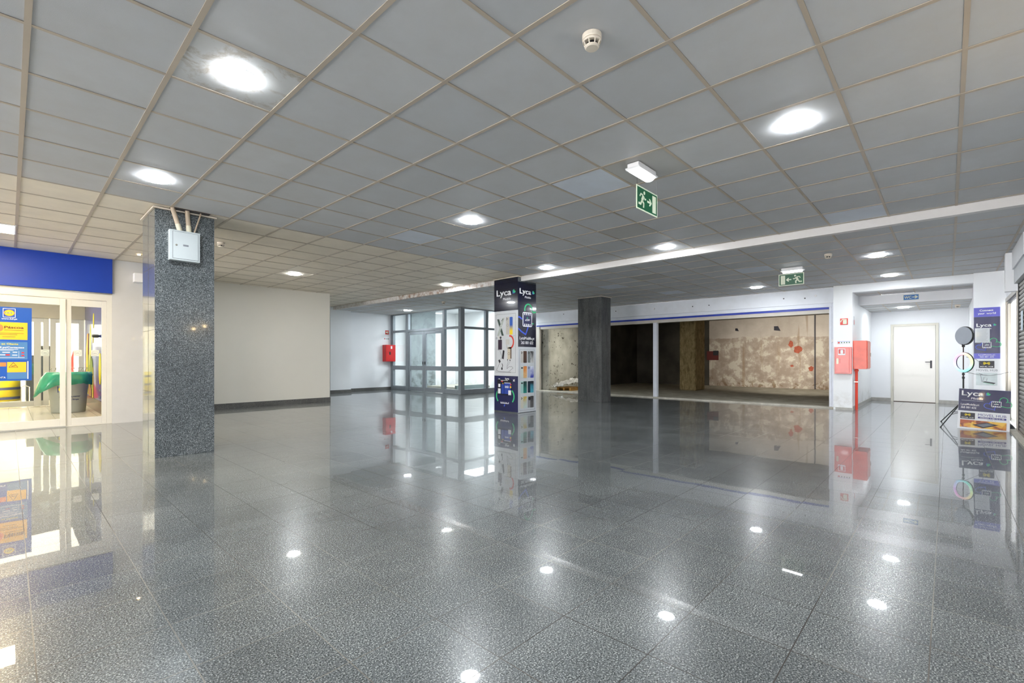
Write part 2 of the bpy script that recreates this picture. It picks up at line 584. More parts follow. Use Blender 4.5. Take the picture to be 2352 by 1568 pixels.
    def build(self, name, parent=None, bevel=0.0, loc=None, rotz=0.0):
        me = bpy.data.meshes.new(name)
        me.from_pydata(self.v, [], self.f)
        for m in self.mats:
            me.materials.append(m)
        me.polygons.foreach_set('material_index', self.mi)
        me.polygons.foreach_set('use_smooth', self.sm)
        me.validate()
        bm = bmesh.new()
        bm.from_mesh(me)
        bmesh.ops.recalc_face_normals(bm, faces=bm.faces)
        bm.to_mesh(me)
        bm.free()
        me.update()
        o = bpy.data.objects.new(name, me)
        COL.objects.link(o)
        if parent:
            o.parent = parent
        if loc:
            o.location = loc
        if rotz:
            o.rotation_euler = (0, 0, rotz)
        if bevel:
            bv = o.modifiers.new('bevel', 'BEVEL')
            bv.width = bevel
            bv.segments = 2
            bv.limit_method = 'ANGLE'
            bv.angle_limit = math.radians(50)
        return o


def thing(name, label, cat, loc=(0, 0, 0), rotz=0.0, group=None):
    o = bpy.data.objects.new(name, None)
    o.empty_display_size = 0.1
    COL.objects.link(o)
    o.location = loc
    o.rotation_euler = (0, 0, rotz)
    return tag(o, label, cat, group)


def tag(o, label, cat, group=None):
    o['label'] = label
    o['category'] = cat
    if group:
        o['group'] = group
    return o


def struct(o, label=None):
    o['kind'] = 'structure'
    if label:
        o['label'] = label
    return o


def sempty(name, loc=(0, 0, 0), rotz=0.0):
    o = bpy.data.objects.new(name, None)
    COL.objects.link(o)
    o.location = loc
    o.rotation_euler = (0, 0, rotz)
    return struct(o)


def q(*ms):
    b = MB()
    if ms:
        b.use(ms[0])
    return b


def copy_tree(o, loc, rotz=None, label=None, group=None):
    c = o.copy()
    COL.objects.link(c)
    c.location = loc
    if rotz is not None:
        c.rotation_euler = (0, 0, rotz)
    if label:
        c['label'] = label
    if group:
        c['group'] = group
    for ch in list(o.children):
        d = ch.copy()
        COL.objects.link(d)
        d.parent = c
        for gch in list(ch.children):
            e = gch.copy()
            COL.objects.link(e)
            e.parent = d
    return c


def rrect(x0, x1, z0, z1, r, seg=4):
    pts = []
    for cx, cz, a0 in ((x1 - r, z0 + r, -90), (x1 - r, z1 - r, 0), (x0 + r, z1 - r, 90), (x0 + r, z0 + r, 180)):
        for k in range(seg + 1):
            a = math.radians(a0 + 90 * k / seg)
            pts.append((cx + r * math.cos(a), cz + r * math.sin(a)))
    return pts


def circ(cx, cz, rx, rz=None, seg=24, a0=0, a1=360):
    rz = rz or rx
    full = abs(a1 - a0) >= 360
    n = seg if full else seg + 1
    return [(cx + rx * math.cos(math.radians(a0 + (a1 - a0) * k / seg)), cz + rz * math.sin(math.radians(a0 + (a1 - a0) * k / seg))) for k in range(n)]


def heart(cx, cz, s, ang=0):
    """closed heart outline, point at the bottom, width about 2s"""
    out = []
    for k in range(36):
        t = 2 * PI * k / 36
        x = 16 * math.sin(t) ** 3 / 16
        z = (13 * math.cos(t) - 5 * math.cos(2 * t) - 2 * math.cos(3 * t) - math.cos(4 * t)) / 16
        c, s2 = math.cos(ang), math.sin(ang)
        out.append((cx + s * (x * c - z * s2), cz + s * (x * s2 + z * c)))
    return out


def lettering(name, parent, s, x, z, h, m, y=-0.004, width=None, align='LEFT', bold=0.0, shear=0.0, rot=0.0):
    """flat raised letters facing local -y; x,z is the left (or centre) of the base line, h the cap height"""
    cu = bpy.data.curves.new(name, 'FONT')
    cu.body = s
    cu.size = 1.0
    cu.extrude = 0.0
    cu.offset = bold
    cu.shear = shear
    cu.resolution_u = 3
    tmp = bpy.data.objects.new('tmp_text', cu)
    COL.objects.link(tmp)
    bpy.context.view_layer.update()
    dg = bpy.context.evaluated_depsgraph_get()
    me = bpy.data.meshes.new_from_object(tmp.evaluated_get(dg))
    bpy.data.objects.remove(tmp)
    bpy.data.curves.remove(cu)
    xs = [v.co.x for v in me.vertices]
    if not xs:
        return None
    w0 = max(xs) - min(xs)
    x0 = min(xs)
    k = h / 0.69
    kx = width / w0 if width else k
    off = 0 if align == 'LEFT' else (-w0 * kx / 2 if align == 'CENTER' else -w0 * kx)
    cr, sr = math.cos(rot), math.sin(rot)
    for v in me.vertices:
        a, b = (v.co.x - x0) * kx + off, v.co.y * k
        v.co = (x + a * cr - b * sr, y, z + a * sr + b * cr)
    me.name = name
    me.materials.clear()
    me.materials.append(m)
    o = bpy.data.objects.new(name, me)
    COL.objects.link(o)
    o.parent = parent
    so = o.modifiers.new('thick', 'SOLIDIFY')
    so.thickness = 0.0008
    so.offset = 0
    return o


RX = -PI / 2       # faces that look along -X: local x runs towards -Y, local y into the wall

# ------------------------------------------------------------------ structure: floor and ceilings
f = q(M_FLOOR).box(-9, 13.0, -0.8, 10.8, -0.2, 0).box(2.4, 13.0, 10.8, 16.0, -0.2, 0).box(13.0, 16.6, -0.8, 1.55, -0.2, 0)
struct(f.build('floor'), 'dark grey polished granite floor')
f = q(M_SHOPFLOOR).box(13.0, 24, 1.56, 12.2, -0.2, 0.012)
struct(f.build('floor_shop'), 'dusty concrete floor of the gutted shop')
f = q(M_THRESH).box(12.88, 13.12, 1.9, 10.8, -0.02, 0.03)
struct(f.build('trim_threshold', bevel=0.004))

CX0, CY0, CPX, CPY = 0.066, 3.528, 0.6043, 0.6


def ceiling(name, x0, x1, y0, y1, z, special, cream=False):
    b = MB()
    i0, i1 = math.floor((x0 - CX0) / CPX), math.ceil((x1 - CX0) / CPX)
    j0, j1 = math.floor((y0 - CY0) / CPY), math.ceil((y1 - CY0) / CPY)
    t = 0.012
    for i in range(i0, i1):
        for j in range(j0, j1):
            a0, a1 = max(x0, CX0 + i * CPX + t), min(x1, CX0 + (i + 1) * CPX - t)
            b0, b1 = max(y0, CY0 + j * CPY + t), min(y1, CY0 + (j + 1) * CPY - t)
            if a1 - a0 < 0.02 or b1 - b0 < 0.02:
                continue
            k = special.get((i, j), 0)
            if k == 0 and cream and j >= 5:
                k = 4  # tiles on the supermarket side take a creamier tone
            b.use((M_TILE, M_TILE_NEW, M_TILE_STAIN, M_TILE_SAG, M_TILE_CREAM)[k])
            dz = random.uniform(0, 0.0015)
            b.box(a0, a1, b0, b1, z + 0.004 + dz, z + 0.02)
    b.use(M_TBAR)
    for i in range(i0, i1 + 1):
        x = CX0 + i * CPX
        if x0 - 0.02 < x < x1 + 0.02:
            b.box(max(x0, x - 0.014), min(x1, x + 0.014), y0, y1, z, z + 0.0035)
    for j in range(j0, j1 + 1):
        y = CY0 + j * CPY
        if y0 - 0.02 < y < y1 + 0.02:
            b.box(x0, x1, max(y0, y - 0.012), min(y1, y + 0.012), z + 0.0007, z + 0.0036)
    b.use(M_TILE).box(x0, x1, y0, y1, z + 0.021, z + 0.06)
    return struct(b.build(name))


cell = lambda x, y: (math.floor((x - CX0) / CPX), math.floor((y - CY0) / CPY))
sp = {cell(4.0, 2.9): 1, cell(6.75, 0.75): 1, cell(0.97, 3.2): 2, cell(3.98, 5.6): 1, cell(3.9, 2.1): 3, cell(6.1, 3.0): 3}
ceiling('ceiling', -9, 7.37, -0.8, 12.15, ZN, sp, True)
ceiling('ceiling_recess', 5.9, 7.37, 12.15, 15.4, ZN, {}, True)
sp = {cell(9.2, 2.9): 1, cell(9.2, 5.5): 1, cell(11.0, 5.0): 1, cell(10.9, 2.5): 3, cell(8.6, 4.5): 3}
ceiling('ceiling_rear', 7.47, 13.0, -0.8, 11.42, ZF, sp)
ceiling('ceiling_rear_left', 7.47, 9.87, 11.42, 15.4, ZF, {})
ceiling('ceiling_alcove', 12.9, 13.75, -0.4, 1.56, 2.615, {})
ceiling('ceiling_washroom_passage', 13.85, 16.35, -0.4, 1.56, 2.415, {})
# step between the two ceiling heights: a painted downstand, rust marks towards the far end
g = NT('beam_paint_rusty')
x_, y_, z_ = g.xyz()
mk = g.math('MULTIPLY', g.ramp(g.noise(9, 6, rough=0.7), [(0.42, 0.0), (0.6, 1.0)]), g.ramp(g.math('MULTIPLY', g.math('SUBTRACT', y_, 6.5), 0.2), [(0.0, 0.02), (0.3, 0.8), (0.9, 0.9), (1.0, 0.3)]))
g.set(Base_Color=g.mix(mk, srgb(222, 220, 218), srgb(142, 104, 74)), Roughness=0.5)
b = q(g.m).box(7.37, 7.47, -0.8, 15.0, 2.782, 3.0)
struct(b.build('trim_ceiling_step'), 'white painted downstand across the ceiling')

# ------------------------------------------------------------------ structure: walls
struct(q(M_WALL_CREAM).box(2.4, 5.87, 12.15, 15.6, 0, 3.1).build('wall_left'), 'plain cream wall behind the granite column')
struct(q(M_SKIRT).box(2.4, 5.885, 12.135, 12.15, 0, 0.115).build('baseboard_left'))
struct(q(M_WHITE).box(8.0, 9.9, 15.4, 15.6, 0, 3.1).build('wall_back'), 'white wall with the red hose cabinet')
struct(q(M_SKIRT).box(8.0, 9.82, 15.385, 15.4, 0, 0.1).box(7.255, 8.015, 14.985, 15.0, 0, 0.1).build('baseboard_back'))
struct(q(M_WHITE).box(7.27, 8.0, 15.0, 15.7, 0, 2.9).build('wall_back_pier'))
struct(q(M_WHITE).box(5.87, 7.27, 15.4, 15.6, 0, 3.1).build('wall_back_recess'))
struct(q(M_WHITE).box(-9.2, -9, -1, 0.4, 0, 3.1).box(-9.2, -9, 9.4, 11, 0, 3.1).box(-9.2, -9, 0.4, 9.4, 2.75, 3.1).box(-9.2, -9, 0.4, 9.4, 0, 0.1).build('wall_rear'), 'unseen rear wall with an added opening that lets fill light in')  # opening added behind the camera so world light fills the ceiling
struct(q(M_WHITE).box(-9, 9.0, -1.0, -0.8, 0, 3.1).build('wall_right'))
struct(q(M_WALL_CREAM).box(-9, -3.2, 10.8, 11.0, 0, 3.1).build('wall_left_far'))
# white panel beside the supermarket entrance and the return behind the column
struct(q(mat('pale_grey_panel_paint', (200, 200, 200), 0.3, noise=0.02, coat=0.2)).box(1.237, 2.4, 10.78, 11.0, 0, 3.0).build('wall_panel'))
struct(q(M_WALL_CREAM).box(2.36, 2.42, 10.95, 12.2, 0, 3.0).build('wall_return'))
# glazed lobby and stairwell shell
struct(q(M_STAIR_WALL).box(13.0, 13.2, 10.9, 15.7, 0, 3.3).box(9.9, 13.0, 15.4, 15.6, 0, 3.3).build('wall_stairwell'))
struct(q(M_WHITE).box(9.8, 13.2, 11.3, 15.6, 3.06, 3.2).build('ceiling_stairwell'))
struct(q(M_STAIR_PIER).box(10.55, 11.7, 15.1, 15.4, 0, 3.06).build('wall_stairwell_pier'))
struct(q(M_WHITE).box(9.9, 13.0, 11.36, 11.40, 2.85, 3.1).box(9.84, 9.88, 11.4, 15.4, 2.85, 3.1).build('trim_lobby_head'))
b = q(mat('grey_kerb', (120, 134, 132), 0.4)).box(11.2, 12.6, 13.2, 13.3, 0.0, 0.16)
b.use(M_THRESH).box(11.2, 13.0, 13.3, 15.0, 0, 0.1)
struct(b.build('trim_lobby_kerb'))

# alcove with the white door
struct(q(M_WHITE_DIRTY).box(12.75, 13.02, 1.55, 1.9, 0.0, 2.79).box(13.02, 16.4, 1.55, 1.75, 0, 2.79).build('wall_alcove_left'), 'white pillar and alcove side wall with damp marks at the foot')
struct(q(M_WHITE).box(12.75, 12.95, -0.4, 1.55, 2.615, 2.79).box(12.75, 12.95, -0.8, -0.37, 2.615, 2.79).build('trim_alcove_header'))
struct(q(M_WHITE).box(13.75, 13.9, -0.4, 1.55, 2.415, 2.62).build('trim_alcove_beam'))
struct(q(M_WHITE).box(16.3, 16.5, -0.6, 1.8, 0, 2.7).build('wall_alcove_back'))
struct(q(M_WHITE).box(13.0, 16.4, -0.55, -0.38, 0, 2.7).build('wall_alcove_right'))
struct(q(M_WHITE).box(12.66, 13.05, -0.80, -0.365, 0, 2.79).build('wall_banner_pillar'), 'white pillar carrying the tall banner')
struct(q(mat('pale_stone_skirting', (168, 166, 160), 0.35, noise=0.12, nscale=14)).box(12.742, 12.75, 1.55, 1.86, 0, 0.05).box(12.735, 16.3, 1.535, 1.55, 0, 0.085).box(16.285, 16.3, 1.13, 1.55, 0, 0.085).box(16.285, 16.3, -0.38, 0.16, 0, 0.085).build('baseboard_alcove'))

# gutted shop shell
struct(q(M_PLASTER).box(20.5, 20.7, 1.7, 7.5, 0, 3.0).use(M_PLASTER_SHADE).box(20.5, 20.7, 7.5, 12.2, 0, 3.0).build('wall_shop_back'), 'peeling plaster back wall of the gutted shop')  # darker left stretch paints in the shadow on this wall
struct(q(M_PITTED).box(13.2, 16.4, 10.9, 11.1, 0, 3.0).use(M_PLASTER_SHADE).box(16.4, 20.5, 10.9, 11.1, 0, 3.0).build('wall_shop_left'))  # rear stretch darkened in colour to stand for shade
struct(q(M_PLASTER).box(13.1, 20.6, 1.72, 1.86, 0, 3.0).build('wall_shop_right'))
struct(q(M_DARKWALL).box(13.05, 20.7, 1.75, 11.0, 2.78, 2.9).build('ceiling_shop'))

# ------------------------------------------------------------------ window_1: glazed aluminium lobby
def frame_run(b, x0, x1, zs, xs, d, w=0.0):
    pass


lobby = sempty('window_1')
lobby['label'] = 'grey aluminium glazed lobby with double doors'
b = q(M_ALU)
X = 9.87
D = 0.05
# side looking along -X: uprights at Y
for y0, y1 in ((15.24, 15.40), (14.27, 14.42), (12.20, 12.30), (11.42, 11.50)):
    b.box(X - D, X + D, y0, y1, 0, 2.85)
b.box(X - D, X + D, 11.42, 15.40, 2.76, 2.85)
b.box(X - D, X + D, 11.42, 15.40, 2.12, 2.20)
for y0, y1 in ((14.42, 15.24), (11.50, 12.20)):
    b.box(X - D, X + D, y0, y1, 0, 0.155)
    b.box(X - D, X + D, y0, y1, 0.75, 0.90)
# front looking along -Y
Y = 11.42
for x0, x1 in ((9.82, 9.98), (10.92, 11.05), (12.0, 12.1), (12.92, 13.0)):
    b.box(x0, x1, Y - D, Y + D, 0, 2.85)
for z0, z1 in ((2.76, 2.85), (2.12, 2.20), (0.75, 0.90), (0, 0.16)):
    b.box(9.9, 13.0, Y - D, Y + D, z0, z1)
b.build('frame', lobby, bevel=0.004)
for k, (y0, y1) in enumerate(((13.345, 14.265), (12.305, 13.335))):
    b = q(M_ALU)
    b.box(X - 0.03, X + 0.03, y0, y0 + 0.10, 0.01, 2.11)
    b.box(X - 0.03, X + 0.03, y1 - 0.09, y1, 0.01, 2.11)
    for z0, z1 in ((0.01, 0.155), (0.75, 0.90), (2.01, 2.11)):
        b.box(X - 0.03, X + 0.03, y0, y1, z0, z1)
    dr = b.build('door_leaf', lobby, bevel=0.003)
    q(M_GLASS).box(X - 0.004, X + 0.004, y0 + 0.09, y1 - 0.08, 0.15, 2.02).build('pane', dr)
    hy = y0 + 0.05 if k == 0 else y1 - 0.05
    q(M_BLACK).box(X - 0.05, X - 0.03, hy - 0.012, hy + 0.012, 0.95, 1.05).build('lock', dr)
for (y0, y1) in ((14.42, 15.24), (11.50, 12.20)):
    for z0, z1 in ((0.155, 0.75), (0.90, 2.12)):
        q(M_GLASS).box(X - 0.004, X + 0.004, y0, y1, z0, z1).build('pane', lobby)
for y0, y1 in ((14.42, 15.24), (12.30, 14.27), (11.50, 12.20)):
    q(M_GLASS).box(X - 0.004, X + 0.004, y0, y1, 2.20, 2.76).build('pane', lobby)
for x0, x1 in ((9.98, 10.92), (11.05, 12.0), (12.1, 12.92)):
    for z0, z1 in ((0.16, 0.75), (0.90, 2.12), (2.20, 2.76)):
        q(M_GLASS).box(x0, x1, Y - 0.004, Y + 0.004, z0, z1).build('pane', lobby)

# ------------------------------------------------------------------ window_2: open shop front
sf = sempty('window_2')
sf['label'] = 'white shopfront frame of the gutted shop'
g = NT('drilled_white_fascia_paint')
g.set(Base_Color=g.mix(g.ramp(g.noise(3, 6), [(0.45, 0.0), (0.7, 0.25)]), srgb(234, 238, 245), srgb(204, 206, 206)), Roughness=0.45)
q(g.m).box(12.97, 13.1, 1.9, 11.42, 2.44, 2.79).build('fascia', sf)
b = q(M_FRAME_W).box(12.96, 13.1, 1.96, 10.88, 2.345, 2.435)
b.box(12.96, 13.1, 1.905, 1.96, 0.03, 2.435)
b.box(12.99, 13.1, 1.965, 2.02, 0.03, 2.35)
b.build('head_frame', sf, bevel=0.003)
q(M_BLUE_LINE).box(12.985, 13.1, 2.02, 10.88, 2.295, 2.345).build('blue_strip', sf)
q(M_FRAME_C).box(13.0, 13.12, 2.02, 10.88, 2.205, 2.295).build('lower_rail', sf)
q(M_FRAME_W).box(12.97, 13.09, 6.262, 6.377, 0.03, 2.21).build('post', sf, bevel=0.003)
q(M_FRAME_C).box(12.97, 13.1, 10.735, 10.89, 0.03, 2.3).build('post', sf, bevel=0.003)
q(M_PITTED).box(13.2, 13.3, 10.5, 10.9, 0.012, 2.3).build('reveal', sf)
bh = MB().use(M_INK)
for (y, z) in ((9.65, 2.68), (7.62, 2.64), (5.2, 2.60), (4.75, 2.60), (2.95, 2.62), (2.5, 2.59), (8.4, 2.63)):
    bh.lathe([(0.0, -0.004), (0.016, -0.004), (0.016, 0.0)], (12.968, y, z), 10, 'x')
bh.build('drill_hole', sf)
bh = MB().use(M_WHITEPL)
for y, z in ((6.34, 2.62), (2.28, 2.63)):
    bh.lathe([(0.0, -0.02), (0.022, -0.02), (0.026, -0.008), (0.026, 0.0)], (12.968, y, z), 16, 'x')
bh.build('cover_cap', sf)

# contents of the gutted shop
b = q(M_INNERCOL).box(16.7, 17.6, 6.6, 7.18, 0.01, 2.79)
oc = tag(b.build('bare_column'), 'rough brown rendered column inside the dark gutted shop', 'column')
oc.modifiers.new('b', 'BEVEL').width = 0.03


def blob(parent_name, y, z, w, h, m, label, cat, n=13, seed=1, X0=20.494):
    rnd = random.Random(seed)
    pts = []
    for k in range(n):
        a = 2 * PI * k / n
        r = rnd.uniform(0.68, 1.0)
        pts.append((w * r * math.cos(a), h * r * math.sin(a)))
    o = q(m).prism(pts, 0, 0.006).build(parent_name, loc=(X0, y, z), rotz=RX)
    return o


patches = [blob('brick_patch', 4.42, 1.72, 0.10, 0.15, M_BRICK, '', '', seed=3),
           blob('brick_patch', 4.18, 1.50, 0.17, 0.15, M_BRICK, '', '', seed=5),
           blob('brick_patch', 3.75, 0.78, 0.10, 0.12, M_BRICK, '', '', seed=8),
           blob('brick_patch', 4.38, 0.88, 0.07, 0.05, M_BRICK, '', '', seed=9)]
for p, l in zip(patches, ('upper orange brick patch showing through the peeling shop wall', 'larger lower orange brick patch on the peeling shop wall', 'orange brick patch low beside the dark pipe on shop wall', 'smallest orange brick patch low on the peeling shop wall')):
    tag(p, l, 'brick patch', 'exposed brick patches in the gutted shop')
o = q(M_INK).tube([(20.46, 3.62, 0.02), (20.46, 3.62, 2.78)], 0.022).build('wall_pipe')
tag(o, 'thin dark vertical pipe on the peeling shop wall', 'pipe')
b = q(mat('dark_red_box', (86, 22, 16), 0.5)).box(-0.24, 0.24, -0.03, 0, -0.22, 0.16)
b.use(M_BLACK).box(0.03, 0.24, -0.045, -0.028, -0.02, 0.18)
o = b.build('meter_box', loc=(20.5, 7.35, 1.32), rotz=RX)
tag(o, 'dark red and black box on the shadowed shop wall', 'box')
for y, z, w, h, l in ((6.38, 2.36, 0.06, 0.05, 'small black square hole high in the shop wall, left one'), (4.9, 2.35, 0.10, 0.08, 'larger black hole high in the shop wall with slanted edge')):
    o = q(M_INK).prism([(-w, -h), (w * 1.3, -h * 1.4), (w * 0.4, h), (-w, h)], 0, 0.005).build('wall_opening', loc=(20.493, y, z), rotz=RX)
    tag(o, l, 'opening')
pal = thing('pallet', 'low wooden pallet inside the gutted shop by the pitted wall', 'pallet', (14.0, 10.1, 0.012))
mw = mat('pallet_wood', (168, 128, 66), 0.8, noise=0.15, nscale=9)
for k in range(3):
    q(mw).box(-0.4, 0.4, -0.3 + k * 0.27, -0.22 + k * 0.27, 0, 0.09).build('bearer', pal)
b = q(mw)
for k in range(5):
    b.box(-0.4 + k * 0.17, -0.28 + k * 0.17, -0.32, 0.34, 0.091, 0.11)
b.build('deck', pal)
# crumpled plastic sheet lying against the pallet
rnd = random.Random(4)
bm = MB().use(mat('crumpled_plastic_sheet', (196, 196, 190), 0.25, noise=0.2, nscale=20, coat=0.5), False)
nx, ny = 16, 9
for i in range(nx + 1):
    for j in range(ny + 1):
        u, v = i / nx, j / ny
        bm.v.append((-0.6 + 1.2 * u + rnd.uniform(-0.02, 0.02), -0.25 + 0.5 * v + rnd.uniform(-0.02, 0.02), 0.06 + 0.26 * math.sin(u * PI * 0.55) * (0.5 + 0.5 * v) + rnd.uniform(-0.035, 0.045)))
for i in range(nx):
    for j in range(ny):
        a = i * (ny + 1) + j
        bm.face([a, a + ny + 1, a + ny + 2, a + 1])
o = bm.build('plastic_sheet', loc=(13.8, 10.1, 0.09), rotz=-0.5)
o.modifiers.new('s', 'SOLIDIFY').thickness = 0.006
tag(o, 'crumpled clear plastic sheet heaped over the wooden pallet', 'plastic sheet')

# ------------------------------------------------------------------ granite columns
def column(name, x0, x1, y0, y1, z1, m, label, seams, seam_m):
    t = thing(name, label, 'column', ((x0 + x1) / 2, (y0 + y1) / 2, 0))
    cx, cy = (x0 + x1) / 2, (y0 + y1) / 2
    b = q(m).box(x0 - cx, x1 - cx, y0 - cy, y1 - cy, 0, z1)
    b.build('cladding', t, bevel=0.003)
    b = q(seam_m)
    for kind, p in seams:
        if kind == 'y':      # vertical seam on the face looking along -X
            b.box(x0 - cx - 0.0012, x0 - cx + 0.004, p - cy - 0.002, p - cy + 0.002, 0.0, z1 - 0.002)
        elif kind == 'z':
            b.box(x0 - cx - 0.0008, x1 - cx + 0.0008, y0 - cy - 0.0008, y1 - cy + 0.0008, p - 0.0012, p + 0.0012)
    b.use(M_CREAMPL).box(x0 - cx - 0.02, x1 - cx + 0.02, y0 - cy - 0.02, y0 - cy - 0.002, z1 + 0.004, z1 + 0.02)
    b.box(x0 - cx - 0.02, x0 - cx - 0.002, y0 - cy - 0.02, y1 - cy + 0.02, z1 + 0.004, z1 + 0.02)
    b.build('joint', t)
    return t


column('granite_column', 1.132, 1.725, 6.62, 7.33, 2.855, M_COLUMN, 'polished speckled granite column with a white electrical box', [('y', 6.98), ('z', 1.47), ('z', 2.2), ('z', 0.75)], M_INK)
column('granite_column', 7.27, 7.86, 6.60, 7.30, 2.86, M_COLUMN, 'granite column covered by tall phone advertising panels', [], M_INK)
column('granite_column', 10.57, 11.03, 6.64, 7.38, 2.772, M_COLUMN_OLD, 'worn dark granite column standing before the gutted shop', [('y', 7.02), ('z', 1.46)], M_INK)

M_CAB = mat('pale_grey_enamel', (188, 196, 198), 0.4, noise=0.02)
# electrical box on the first column
eb = thing('electrical_cabinet', 'white metal electrical cabinet high on the granite column', 'electrical cabinet', (1.405, 6.618, 2.456))
b = q(M_CAB).box(-0.15, 0.15, -0.08, 0.0, -0.175, 0.175)
b.build('body', eb, bevel=0.004)
d = q(M_CAB).box(-0.118, 0.13, -0.085, -0.081, -0.155, 0.155).build('door', eb, bevel=0.001)
q(M_INK).box(-0.121, 0.133, -0.0812, -0.0805, -0.158, 0.158).build('door_gap', eb)
q(M_STEEL).lathe([(0.0, -0.008), (0.009, -0.008), (0.011, 0.0)], (-0.085, -0.085, 0.0), 16, 'y').build('lock', d)
q(M_GREYINK).box(-0.02, 0.033, -0.087, -0.085, -0.006, 0.014).build('name_plate', d)
cp = mat('beige_conduit', (178, 160, 138), 0.5, noise=0.06)
cp2 = mat('pale_conduit_sleeve', (206, 200, 176), 0.5, noise=0.05)
for (x0, x1, r, sl) in ((-0.045, -0.115, 0.024, 1), (0.045, 0.028, 0.024, 1), (0.098, 0.168, 0.0085, 0)):
    c = q(cp).tube([(x0, -0.045, 0.176), (x0 + (x1 - x0) * 0.9, -0.045, 0.40), (x1, -0.045, 0.445)], r, 14).build('conduit', eb)
    if sl:
        q(cp2).tube([(x0, -0.045, 0.176), (x0 + (x1 - x0) * 0.28, -0.045, 0.176 + 0.075)], r + 0.0025, 14).build('sleeve', c)
struct(q(M_INK).box(1.30, 1.66, 6.52, 6.615, 2.879, 2.8825).build('trim_ceiling_slot'))

# ------------------------------------------------------------------ round ceiling downlights
def downlight(loc, label, group):
    t = thing('ceiling_downlight', label, 'ceiling light', loc, 0, group)
    q(M_WHITEPL).lathe([(0.122, 0.0), (0.122, -0.005), (0.114, -0.007), (0.112, -0.004)], (0, 0, 0), 40, cap=False).build('rim', t)
    q(M_LAMP).lathe([(0.0, -0.0125), (0.106, -0.012), (0.111, -0.010), (0.111, -0.003), (0.0, -0.003)], (0, 0, 0), 40, cap=False).build('diffuser', t)
    return t


near = [((0.972, 3.228), 'large glaring downlight in the water stained tile, upper left'),
        ((0.972, 5.628), 'round downlight just in front of the granite column with electrical cabinet'),
        ((3.994, 4.428), 'round downlight above the middle of the hall, left of the hanging exit sign'),
        ((3.994, 0.828), 'round downlight at upper right, nearest to the smoke detector'),
        ((7.015, 5.628), 'round downlight beside the beam next to the advertising column'),
        ((7.015, 3.228), 'round downlight beside the white beam below the hanging exit sign'),
        ((7.015, 8.628), 'round downlight by the rusty end of the ceiling beam'),
        ((3.994, 9.828), 'round downlight in front of the cream wall')]
d0 = None
for (x, y), l in near:
    if d0 is None:
        d0 = downlight((x, y, ZN), l, 'round ceiling downlights')
    else:
        copy_tree(d0, (x, y, ZN), label=l, group='round ceiling downlights')
far = [((9.46, 0.828, ZF), 'downlight in the rear ceiling between smoke detector and alcove'),
       ((11.85, 0.828, ZF), 'downlight in the rear ceiling right before the washroom alcove'),
       ((11.74, 3.228, ZF), 'downlight in the rear ceiling over the gutted shop front'),
       ((9.2, 13.4, ZF), 'far downlight just outside the glazed lobby doors'),
       ((10.28, 12.9, 3.06), 'dimmer downlight seen through the glass of the lobby'),
       ((15.05, 0.80, 2.415), 'downlight above the white door behind the washroom sign')]
for loc, l in far:
    copy_tree(d0, loc, label=l, group='round ceiling downlights')
for loc, l in (((0.972, 0.828, ZN), 'round downlight straight above the viewpoint'), ((-2.05, 0.828, ZN), 'round downlight behind the viewpoint next to the right wall'), ((-2.05, 4.428, ZN), 'round downlight left of the viewpoint over the hall middle'), ((-5.07, 0.828, ZN), 'round downlight far behind the viewpoint next to the right wall'), ((-5.07, 4.428, ZN), 'round downlight in the middle of the hall far behind')):
    copy_tree(d0, loc, label=l, group='downlights out of view')

# warm square panel near the supermarket; unseen copies added for more warm light
pl = thing('ceiling_panel_light', 'warm square panel light at the left edge of the ceiling', 'ceiling light', (CX0 - 0.302, 9.228, ZN))
q(M_LAMPW).box(-0.285, 0.285, -0.285, 0.285, -0.012, -0.004).build('diffuser', pl)
q(M_WHITEPL).box(-0.30, 0.30, -0.30, -0.285, -0.014, 0).box(-0.30, 0.30, 0.285, 0.30, -0.014, 0).box(-0.30, -0.285, -0.3, 0.3, -0.014, 0).box(0.285, 0.30, -0.3, 0.3, -0.014, 0).build('frame', pl)
for x, y, l in ((-2.05, 9.228, 'added unseen warm panel light over the middle of the supermarket front'), (-4.47, 9.228, 'added unseen warm panel light at the far left of the supermarket front'), (-1.44, 7.428, 'added unseen warm panel light one row before the supermarket front')):
    copy_tree(pl, (x, y, ZN), label=l, group='added warm panels out of view')
sl = thing('ceiling_spotlight', 'tiny warm spotlight in the ceiling left of the granite column', 'ceiling light', (1.48, 9.9, ZN))
q(M_SPOTW).lathe([(0.0, -0.008), (0.022, -0.008), (0.022, -0.002)], seg=20).build('lens', sl)
q(M_STEEL).lathe([(0.04, 0.0), (0.04, -0.006), (0.023, -0.009), (0.023, 0.0)], seg=24, cap=False).build('ring', sl)

